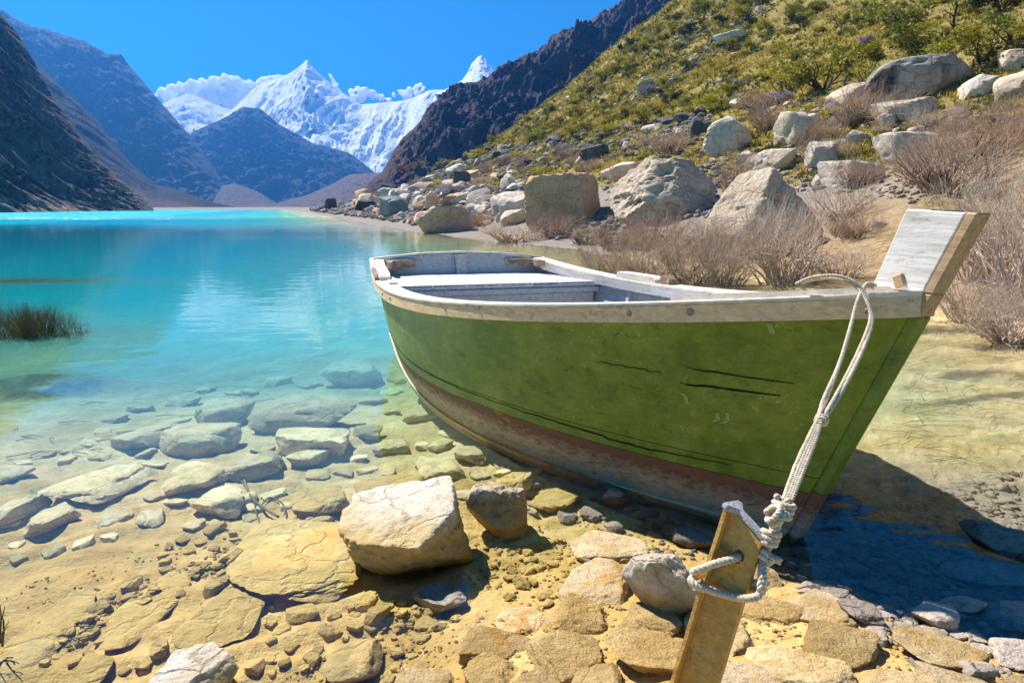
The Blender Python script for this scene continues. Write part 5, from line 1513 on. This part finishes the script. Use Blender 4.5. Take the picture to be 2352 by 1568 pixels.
    for k in range(32):
        px, py = in_poly([(1340, 560), (1420, 500), (1640, 540), (1900, 520), (2050, 470), (2300, 430), (2340, 520), (2050, 600), (1900, 640), (1700, 660), (1420, 660)], rn) if k < 14 else in_poly([(1700, 330), (1900, 260), (2200, 230), (2340, 220), (2340, 330), (2100, 350), (1880, 420), (1700, 420)], rn)
        b = hit(px, py)
        if b.z < -0.2: continue
        s_ = rn.uniform(40, 95)
        o, b = shrub('dry', px, py, s_, s_ * rn.uniform(.5, .75), None, dryl if rn.random() < .3 else dry, 'dry shrubs packed round the boulders', rn)
        items.append((o, px, py, 'low'))
    auto_labels(items, 'dry shrub', 'in the rubble along the shore')
    # drowned shrubs to the left
    for i, (px, py, w, h, lab) in enumerate([(20, 770, 150, 85, 'drowned dark shrub standing in the lake at the picture edge'), (95, 755, 130, 75, 'drowned dark shrub in the middle of the clump in the lake'), (165, 735, 110, 50, 'low drowned shrub at the open-water end of the clump'),
                                             (-60, 775, 150, 110, 'tall drowned shrub at the far end of the clump by the picture edge'), (60, 740, 120, 60, 'drowned twigs at the back of the clump in the lake')]):
        b = at_y(px, py, 7.4 + 0.1 * i)
        t = DT[i % 5]; k = b.y / FPX
        root = empty('drowned_shrub', (b.x, b.y, -0.10), (0, 0, i)); root.scale = (w * k, w * k * .6, h * k + .1)
        tag(root, lab, 'shrub', 'drowned shrubs standing in the lake')
        obj('twigs', withmat(t[0], olive), None, root); obj('woody_base', withmat(t[1], olive), None, root)
    # sprig in the bottom left corner, shore reeds
    b = at_y(0, 1475, 2.0)
    root = empty('sprig', (b.x, b.y, b.z), (0, 0, .4)); root.scale = (.12, .12, .11)
    tag(root, 'dark green sprig poking out of the shallows at the bottom left edge', 'sprig')
    sg = twig_segs(61, stems=5, depth=2, spread=.7, up=.6, r=.03, kids=(1, 2)); V, F = seg_tubes(sg, 4)
    obj('twigs', mesh_from('twigs', norm_plant(V), F), olive, root)
    # green shrubs
    gg = 'green shrubs on the slope'
    Gs = [
     (1890, 205, 180, 130, 'tall feathery yellow-green shrub uphill of the pointed grey boulder', 0), (2010, 205, 150, 95, 'olive shrub between the feathery shrub and the black-streaked boulder', 1),
     (2110, 130, 170, 90, 'green shrub right above the black-streaked boulder', 1), (2250, 140, 190, 100, 'dense green shrub past the top of the black-streaked boulder', 1),
     (1960, 150, 140, 80, 'green shrub behind the feathery yellow-green shrub', 1), (1800, 215, 120, 60, 'bright yellow-green shrub lakeward of the feathery shrub', 0),
     (1740, 240, 90, 40, 'low bright green shrub above the split pale boulder', 0), (2070, 60, 140, 70, 'green shrub below the bare dark tree', 1),
     (2330, 100, 150, 110, 'green shrub at the picture edge above the grey rock', 1), (2300, 30, 160, 80, 'dark green shrub near the top edge of the slope', 2), (1640, 255, 110, 40, 'low yellow-green shrub near the black rock pile', 0),
     (1480, 300, 80, 40, 'dark green shrub in the grass above the dark rubble band', 2), (1395, 310, 70, 36, 'green shrub uphill of the black jagged rock', 1),
     (1010, 385, 70, 28, 'green shrub at the low lakeward end of the grassy slope', 1), (1100, 365, 70, 30, 'yellow-green shrub near the low end of the slope', 0), (1220, 330, 80, 36, 'olive shrub halfway along the top of the dark rubble', 1),
    ]
    for px, py, w, h, lab, m in Gs: shrub('green', px, py, w, h * .66, lab, leafs[m if 'dark' in lab else (0 if 'yellow' in lab or rn.random() < .5 else 1)], gg, rn)
    items = []
    for k in range(150):
        px, py = in_poly([(905, 408), (1060, 345), (1320, 212), (1560, 40), (1600, 0), (2352, 0), (2352, 100), (2000, 110), (1880, 190), (1640, 270), (1300, 320), (1080, 378)], rn)
        if hit(px, py).y > 165: continue
        s_ = rn.uniform(24, 62)
        m = rn.choice((0, 0, 0, 1, 1, 2))
        o, b = shrub('green', px, py, s_, s_ * rn.uniform(.3, .5), None, leafs[m], 'low green bushes on the slope', rn)
        items.append((o, px, py, ('yellow-green', 'green', 'dark green')[m]))
    for k in range(45):
        px, py = in_poly([(960, 390), (1080, 335), (1310, 205), (1560, 20), (1640, 0), (1560, 110), (1330, 270), (1080, 370)], rn)
        b = hit(px, py)
        if b.y > 200: continue
        s_ = rn.uniform(16, 40); m = rn.choice((0, 1, 1, 2))
        o, b = shrub('green', px, py, s_, s_ * rn.uniform(.35, .6), None, leafs[m], 'low green bushes on the slope', rn)
        items.append((o, px, py, ('yellow-green', 'green', 'dark green')[m]))
    auto_labels(items, 'low bush', 'in the grass of the slope')
    for px, py, w, h, lab in ((1795, 238, 70, 26, 'lilac flowering bush above the pointed grey boulder'), (1500, 215, 40, 18, 'lilac flowering bush near the grey slab in the grass'), (1990, 105, 40, 22, 'greyish lilac bush high on the slope'), (1700, 200, 36, 18, 'small lilac bush in the middle of the slope')):
        shrub('green', px, py, w, h, lab, flower, 'lilac bushes', rn, name='flowering_shrub')
    for px, py, w, h, lab in ((930, 395, 60, 20, 'rust-red low bush at the tip of the grassy slope'), (1440, 270, 50, 22, 'rusty low bush in the grass above the rubble')):
        shrub('green', px, py, w, h, lab, dead_leaf, 'rust-coloured bushes', rn, name='rusty_shrub')
    LAND.extend([('bare dark tree', 2190, 50), ('feathery yellow-green shrub', 1890, 145), ('small lilac bush', 1700, 195), ('topmost dark shrub', 2300, 0), ('rust-red bush', 930, 390), ('olive shrub above the dark rubble', 1220, 315)])
    # bare dark tree high on the slope
    b = hit(2190, 92)
    root = empty('bare_tree', (b.x, b.y, b.z - .1)); k = b.y / FPX
    tag(root, 'bare dark tree standing near the top of the slope', 'tree')
    tr, rad = [], []
    for i, (dx, dz) in enumerate(((0, -4), (2, 15), (-1, 32), (-4, 50), (-3, 70), (-8, 92), (-6, 112))):
        tr.append((dx * k, 0.1 * math.sin(i), dz * k)); rad.append((4.2 - i * .5) * k)
    V, F = tube_mesh(tr, rad, 8); obj('trunk', mesh_from('trunk', V, F, True), drk, root)
    rb = random.Random(4); lv = []
    for (i, sx, L) in ((1, 1, 34), (2, -1, 28), (2, 1, 26), (3, 1, 24), (3, -1, 30), (4, -1, 26), (4, 1, 22), (5, 1, 18), (5, -1, 16)):
        p = Vector(tr[i]); pts = [p]
        d = Vector((sx, rb.uniform(-.6, .6), .25))
        for j in range(5):
            d = (d + Vector((rb.gauss(0, .25), rb.gauss(0, .25), rb.gauss(.08, .25)))).normalized(); p = p + d * L * k / 5; pts.append(p); lv.append(p)
        V, F = tube_mesh(pts, [1.8 * k * (1 - j / 6.5) for j in range(6)], 5); obj('limb', mesh_from('limb', V, F, True), drk, root)
        sg = []
        for q in pts[2:]:
            for c in range(4):
                e = q + Vector((rb.gauss(0, 1), rb.gauss(0, 1), rb.gauss(.3, .8))) * 6 * k; sg.append((tuple(q), tuple(e), .5 * k, .25 * k))
        V, F = seg_tubes(sg); obj('twigs', mesh_from('twigs', V, F), drk, root)
    # ---- grass of the slope
    rs = np.random.RandomState(12)
    N = 150000
    az = rs.uniform(R(-22), R(54), N); rr = np.exp(math.log(14) + (math.log(255) - math.log(14)) * rs.rand(N) ** 0.7)
    N2 = 80000
    az = np.concatenate([az, rs.uniform(R(-16), R(18), N2)]); rr = np.concatenate([rr, rs.uniform(60, 250, N2)]); N = N + N2
    X = np.sin(az) * rr; Y = np.cos(az) * rr
    s = shore_s(X, Y); n = fbm(X * 0.12, Y * 0.12, 4); n2 = fbm(X * 0.6 + 9, Y * 0.6, 4)
    dens = sstep(7.5, 13, s + 4 * n + n2 - 0.03 * Y) * sstep(20, 32, Y + 0.15 * s + 6 * n)
    clump = sstep(-0.35, 0.25, fbm(X * 0.25 + 40, Y * 0.25, 4))
    keep = rs.rand(N) < np.clip(dens * (0.25 + 0.75 * clump), 0, 1)
    X, Y = X[keep], Y[keep]; Z = terrain(X, Y); M = len(X)
    bl = 9
    H = (0.10 + 0.16 * rs.rand(M)) * (1 + np.clip(Y, 0, 140) * 0.016)
    a = rs.uniform(0, 2 * np.pi, (M, bl)); lean = rs.uniform(.15, .75, (M, bl)); hh = H[:, None] * rs.uniform(.6, 1.1, (M, bl))
    bx = X[:, None] + np.cos(a) * H[:, None] * .15; by = Y[:, None] + np.sin(a) * H[:, None] * .15
    wx = -np.sin(a) * H[:, None] * .11; wy = np.cos(a) * H[:, None] * .11
    Zb = np.broadcast_to(Z[:, None], a.shape) - .04
    P0 = np.stack([bx - wx, by - wy, Zb], -1); P1 = np.stack([bx + wx, by + wy, Zb], -1)
    P2 = np.stack([bx + np.cos(a) * hh * lean, by + np.sin(a) * hh * lean, Zb + hh * (1 - .35 * lean)], -1)
    V = np.stack([P0, P1, P2], 2).reshape(-1, 3); F = np.arange(len(V)).reshape(-1, 3)
    me = mesh_from('grass', V, F)
    hue = np.repeat(np.clip(0.42 + 1.3 * fbm(X * 0.2 + 70, Y * 0.2, 4) + 0.3 * rs.randn(M), 0, 1), bl * 3).astype(np.float32)
    at = me.attributes.new('tone', 'FLOAT', 'POINT')
    if len(me.vertices) == len(hue): at.data.foreach_set('value', hue)
    m, nt = newmat('slope_grass'); g = G(nt)
    c = g.ramp(g.attr('tone').outputs['Fac'], [(0.0, (0.09, 0.09, 0.015)), (0.15, (0.14, 0.14, 0.02)), (0.35, (0.32, 0.28, 0.035)), (0.6, (0.50, 0.38, 0.06)), (1.0, (0.60, 0.44, 0.15))])
    p = g.principled(c, 0.7, None, 0.2); t = g.n('ShaderNodeBsdfTranslucent'); g.set(t.inputs[0], c)
    mx = g.n('ShaderNodeMixShader'); mx.inputs[0].default_value = .35; nt.links.new(p.outputs[0], mx.inputs[1]); nt.links.new(t.outputs[0], mx.inputs[2]); g.out(mx.outputs[0])
    tag(obj('grass', me, m), 'yellow-green tussock grass covering the slope', 'grass', kind='stuff')
    # ---- twig litter on the soil and drowned weed in the pool on the right
    def litter(polys, mat, label, seed, name, zoff=.01):
        r2 = random.Random(seed); sg = []
        for poly, n, (l0, l1), rad in polys:
            for k in range(n):
                px, py = in_poly(poly, r2); b = hit(px, py); L = r2.uniform(l0, l1); a = r2.gauss(0.2, .7)
                d = Vector((math.cos(a), math.sin(a), 0)) * L
                q = b + d; q.z = tz(q.x, q.y) + zoff + r2.random() * .03; b.z += zoff
                md = (b + q) / 2 + Vector((r2.gauss(0, L * .08), r2.gauss(0, L * .08), .01))
                sg.append((tuple(b), tuple(md), rad, rad * .8)); sg.append((tuple(md), tuple(q), rad * .8, rad * .5))
        V, F = seg_tubes(sg); o = obj(name, mesh_from(name, V, F), mat); tag(o, label, name.replace('_', ' '), kind='stuff')
    litter([([(1850, 640), (2050, 450), (2352, 420), (2352, 760), (2150, 720), (1950, 650)], 900, (.1, .4), .005)], dry, 'brown twig litter on the bare soil behind the boat', 3, 'litter')
    litter([([(2040, 850), (2150, 760), (2352, 800), (2352, 1000), (2050, 930)], 80, (.12, .4), .0022), ([(1950, 1000), (2100, 900), (2352, 980), (2352, 1180), (2150, 1130)], 45, (.1, .4), .002),
            ([(0, 1000), (250, 880), (700, 850), (640, 920), (250, 1030), (0, 1080)], 40, (.1, .3), .004)], olive, 'thin drowned weed stems lying on the sandy lake bed', 5, 'weed')
    # a drowned forked branch under the clear water
    V, F = tube_mesh([at_y(a, b_, y) for a, b_, y in ((560, 1180, 3.05), (570, 1150, 3.12), (590, 1130, 3.2), (560, 1110, 3.3))], [.006, .006, .005, .003], 5)
    root = empty('drowned_branch', (0, 0, 0)); tag(root, 'thin forked branch lying under water beside the dark-fronted flat stone', 'branch')
    def flat(pts): 
        out = []
        for a, b_ in pts:
            h_ = hit(a, b_); h_.z += .02; out.append(h_)
        return smooth_path(out, 20)
    for pts, r_ in (([(735, 1000), (680, 1020), (640, 1050), (600, 1085), (575, 1105)], .004), ([(560, 1105), (575, 1145), (600, 1170), (640, 1195)], .007), ([(600, 1170), (620, 1150), (650, 1165), (655, 1190)], .004), ([(540, 1090), (565, 1125), (585, 1158)], .004), ([(585, 1160), (590, 1190), (600, 1215)], .004)):
        V, F = tube_mesh(flat(pts), r_, 5); obj('twig', mesh_from('twig', V, F, True), olive, root)
build_plants()

# ------------------------------------------------------------------ mooring post and rope
def build_post():
    steel = wood_mat('rust_coated_steel', (0.68, 0.37, 0.09), (0.78, 0.50, 0.20), 0.52, 0.68, dark=(0.22, 0.11, 0.035), dirt=0.42, bumpd=0.012)
    cap = rock_mat('rough_weathered_end', (0.62, 0.62, 0.66), (0.36, 0.36, 0.40), speck=0.6, scale=0.12, vary=0.0, bump=1.0)
    O1 = at_y(1684, 1168, 1.64); O0 = at_y(1556, 1585, 1.58)
    ax = (O1 - O0).normalized()
    Hh = (O1 - O0).length
    w = Vector((0.76, -0.65, 0)); w = (w - ax * w.dot(ax)).normalized()
    f = ax.cross(w).normalized()
    if f.x < 0: f = -f
    root = empty('mooring_post', O0)
    tag(root, 'leaning rust-coated steel mooring post with a rough grey top end', 'post')
    O0l = Vector((0, 0, 0))
    def P(u, v, t): return O0l + w * u + ax * v + f * t
    L, T2, FW, FT = 0.094, 0.012, 0.044, 0.010
    low = -0.30
    SL = 0.50          # the top is cut on a slant
    # web plate with a round hole
    bm = bmesh.new()
    n = 24; hc = (0.050, Hh - 0.105); hr = (0.0155, 0.018)
    inner, outer = [], []
    for k in range(n):
        a = 2 * math.pi * k / n; inner.append((hc[0] + hr[0] * math.cos(a), hc[1] + hr[1] * math.sin(a)))
        c, s_ = math.cos(a), math.sin(a)
        tx = ((L if c > 0 else 0.0) - hc[0]) / c if abs(c) > 1e-6 else 1e9
        ty = ((Hh - .05 if s_ > 0 else Hh - 0.27) - hc[1]) / s_ if abs(s_) > 1e-6 else 1e9
        t = min(tx, ty); ou = hc[0] + c * t; ov = hc[1] + s_ * t
        if s_ > 0.3 and ov > Hh - .0505: ov = Hh - SL * ou
        outer.append((ou, ov))
    for (cu, cv) in ((L, Hh - SL * L), (0, Hh), (0, Hh - .27), (L, Hh - .27)):
        i = min(range(n), key=lambda k: (outer[k][0] - cu) ** 2 + (outer[k][1] - cv) ** 2); outer[i] = (cu, cv)
    lay = {}
    for side, t in ((0, -T2), (1, T2)):
        lay[side] = ([bm.verts.new(P(u, v, t)) for u, v in inner], [bm.verts.new(P(u, v, t)) for u, v in outer])
    for side in (0, 1):
        I, O_ = lay[side]
        for k in range(n): bm.faces.new((I[k], I[(k + 1) % n], O_[(k + 1) % n], O_[k]))
    for a, b in ((lay[0][0], lay[1][0]), (lay[0][1], lay[1][1])):
        for k in range(n): bm.faces.new((a[k], a[(k + 1) % n], b[(k + 1) % n], b[k]))
    bmesh.ops.recalc_face_normals(bm, faces=bm.faces[:])
    me = bpy.data.meshes.new('web'); bm.to_mesh(me); bm.free()
    o = obj('web', me, steel, root)
    obj('web', prism_mesh('web', [P(0, low, -T2), P(L, low, -T2), P(L, low, T2), P(0, low, T2)], [P(0, Hh - .2705, -T2), P(L, Hh - .2705, -T2), P(L, Hh - .2705, T2), P(0, Hh - .2705, T2)], 0.0), steel, root)
    # ragged flange
    rn = random.Random(3); n = 26
    ring = []
    for i in range(n + 1):
        v = low + (Hh - low) * i / n; e1, e2 = rn.uniform(-.003, .003), rn.uniform(-.003, .003)
        ring.append([P(-.0005, v, FW + e1), P(-FT, v, FW + e1), P(-FT, v, -FW + e2), P(-.0005, v, -FW + e2)])
    ring = np.array([[list(p) for p in r] for r in ring]); F = []
    for i in range(n):
        for j in range(4): F.append((i * 4 + j, (i + 1) * 4 + j, (i + 1) * 4 + (j + 1) % 4, i * 4 + (j + 1) % 4))
    F += [(0, 1, 2, 3), tuple(n * 4 + j for j in (3, 2, 1, 0))]
    me = mesh_from('flange', ring.reshape(-1, 3), F); bm = bmesh.new(); bm.from_mesh(me); bmesh.ops.recalc_face_normals(bm, faces=bm.faces[:]); bm.to_mesh(me); bm.free()
    obj('flange', me, steel, root)
    # rough top end, T-shaped
    T = [(-FT - .004, -FW - .006), (-FT - .004, FW + .006), (.004, FW + .012), (.018, FW * .55), (.022, T2 + .004), (L * .75, T2 + .005), (L + .004, T2 + .004), (L + .008, -T2 * .2), (L + .004, -T2 - .004), (L * .6, -T2 - .005), (.022, -T2 - .004), (.018, -FW * .55), (.004, -FW - .012)]
    me = prism_mesh('post_cap', [P(u, Hh + .0015 - SL * max(u, 0), t) for u, t in T], [P(u, Hh + .017 - SL * max(u, 0), t * .94) for u, t in T], 0.004)
    obj('post_cap', me, cap, root)
    return root, O0, P, Hh

def build_rope(O0, P, Hh):
    rope = simple_mat('cream_rope', (0.78, 0.66, 0.50), 0.9, 0.0, 90, 0.6, 0.004, c2=(0.48, 0.38, 0.29))
    root = empty('mooring_rope', (0, 0, 0))
    tag(root, 'cream mooring rope running from the bow to the steel post', 'rope')
    def strand(name, path, r, n=90, twist=0.03, par=None):
        """three-ply rope along a path"""
        S = smooth_path(path, n)
        L = [0.0]
        for i in range(1, len(S)): L.append(L[-1] + (S[i] - S[i - 1]).length)
        m = max(24, min(420, int(L[-1] / (twist / 7))))
        Q, j = [], 0
        for i in range(m + 1):
            d = L[-1] * i / m
            while j < len(L) - 2 and L[j + 1] < d: j += 1
            t = (d - L[j]) / max(1e-9, L[j + 1] - L[j]); Q.append(S[j].lerp(S[j + 1], min(1, t)))
        Va, Fa = [], []
        for ply in range(3):
            pts = []; prev = None
            for i, p in enumerate(Q):
                t = (Q[min(i + 1, m)] - Q[max(i - 1, 0)]).normalized()
                a = t.cross(Vector((.2, .3, .93))) if prev is None else prev - t * prev.dot(t)
                a.normalize(); prev = a; b = t.cross(a)
                w = 2 * math.pi * (L[-1] * i / m / twist + ply / 3)
                pts.append(p + (a * math.cos(w) + b * math.sin(w)) * r * 0.5)
            V, F = tube_mesh(pts, r * 0.56, 5)
            k = len(Va); Va += V; Fa += [tuple(x + k for x in f) for f in F]
        o = obj(name, mesh_from(name, [tuple(v) for v in Va], Fa, True), rope, par or root); return o
    # where the rail stands under a given picture column
    def rail_at(px, out=.045, dz=0.0):
        M = Matrix.Translation((BX, BY, 0)) @ Matrix.Rotation(BB, 4, 'Z') @ Matrix.Rotation(BHEEL, 4, 'Y')
        best = min((abs(to_px(M @ Vector(hull_pt(q, 1.0, -1, out)))[0] - px), q) for q in np.linspace(0, .4, 200))[1]
        return M @ (Vector(hull_pt(best, 1.0, -1, out)) + Vector((0, 0, dz)))
    yr = rail_at(1985).y
    def D(t): return yr - 0.02 + (1.60 - yr + .0) * t
    def pt(px, py, t=None, y=None): return at_y(px, py, D(t) if y is None else y)
    K1 = (1887, 962); K2 = (1806, 1145)
    r = 0.0066
    for path in (
        [pt(1828, 652, y=yr + .12), pt(1862, 638, y=yr + .08), pt(1915, 633, y=yr + .04), pt(1958, 645, y=yr + .01), pt(1985, 672, 0.0), pt(1997, 705, .06), pt(1998, 740, .12), pt(1975, 800, .24), pt(1940, 872, .40), pt(1905, 935, .55), pt(1888, 962, .6)],
        [pt(1840, 650, y=yr + .13), pt(1880, 640, y=yr + .09), pt(1930, 642, y=yr + .04), pt(1968, 660, y=yr), pt(1990, 690, .04), pt(2003, 728, .1), pt(1995, 770, .18), pt(1965, 840, .34), pt(1922, 918, .5), pt(1894, 960, .6)],
        [pt(2012, 655, y=yr + .03), pt(1992, 652, y=yr + .02), pt(1978, 672, 0.0), pt(1964, 712, .06), pt(1951, 760, .15), pt(1930, 830, .30), pt(1902, 905, .47), pt(1882, 955, .6)],
        [pt(2006, 662, y=yr + .03), pt(1986, 660, y=yr + .01), pt(1970, 690, .03), pt(1958, 735, .1), pt(1945, 785, .2), pt(1922, 850, .34), pt(1893, 915, .5), pt(1880, 958, .6)],
    ):
        strand('strand', path, r)
    for dx in (-7, 0, 6, 11):
        strand('strand', [pt(1884 + dx * .4, 958, .6), pt(1862 + dx, 1010, .7), pt(1836 + dx * 1.2, 1070, .82), pt(1806 + dx, 1150, .97)], r)
    # small knot half way down
    kc = pt(1887, 964, .6); kd = (pt(1862, 1010, .7) - pt(1894, 940, .56)).normalized()
    def coil(c, d, turns, rad, pitch, name, rr, start=0.0, squash=1.0, par=None, n=None):
        a = d.cross(Vector((0, -1, .2))).normalized(); b = d.cross(a)
        path = []
        m = n or int(turns * 10)
        for i in range(m + 1):
            w = 2 * math.pi * turns * i / m + start
            path.append(c + d * (pitch * turns * (i / m - .5)) + a * math.cos(w) * rad + b * math.sin(w) * rad * squash)
        return strand(name, path, rr, n=m * 3, twist=.026, par=par)
    coil(kc, kd, 2.2, .014, .011, 'knot', r)
    # big coiled knot at the post
    c0 = pt(1806, 1145, y=1.60); c1 = pt(1752, 1282, y=1.575); dd = (c1 - c0).normalized()
    coil(c0 + dd * .028, dd, 3.4, .023, .0145, 'coil', .0078)
    coil(pt(1782, 1185, y=1.56), (dd + Vector((.9, 0, .35))).normalized(), 2.5, .022, .0125, 'coil', .0078, 1.0)
    coil(pt(1768, 1232, y=1.575), dd, 2.6, .019, .013, 'coil', .0078, 2.0)
    coil(pt(1754, 1272, y=1.575), (dd + Vector((-.3, 0, .2))).normalized(), 2.2, .016, .012, 'coil', .0078, .5)
    strand('strand', [c0, pt(1785, 1200, y=1.585), pt(1765, 1245, y=1.585), c1], .013, twist=.045)
    # frayed free end
    strand('rope_end', [c1, pt(1765, 1292, y=1.56), pt(1778, 1282, y=1.55), pt(1792, 1290, y=1.545)], .009)
    # turns round the post: out of the hole, round the flange, back across the web to the knot
    def W(u, v, t): return O0 + P(u, Hh + v, t)
    strand('strand', [W(.050, -.108, .03), W(.050, -.108, -.004), W(.042, -.114, -.026), W(.012, -.138, -.045), W(-.016, -.165, -.062), W(-.030, -.178, -.055), W(-.032, -.184, -.03), W(-.030, -.186, .02), W(-.02, -.186, .052), W(.02, -.182, .045), W(.08, -.165, .026), W(.116, -.145, .012), W(.122, -.13, -.008), c1], .0105, n=160, twist=.032)
    strand('strand', [c1, W(.124, -.165, -.008), W(.112, -.182, -.026), W(.075, -.198, -.027), W(.03, -.206, -.036), W(-.004, -.206, -.060), W(-.026, -.202, -.062), W(-.032, -.198, -.04), W(-.030, -.196, .01), W(-.02, -.196, .05), W(.02, -.194, .045), W(.09, -.18, .026), W(.122, -.165, .008), W(.124, -.15, -.012), c1], .0105, n=160, twist=.032)
write_labels()
_pr = build_post()
build_rope(_pr[1], _pr[2], _pr[3])
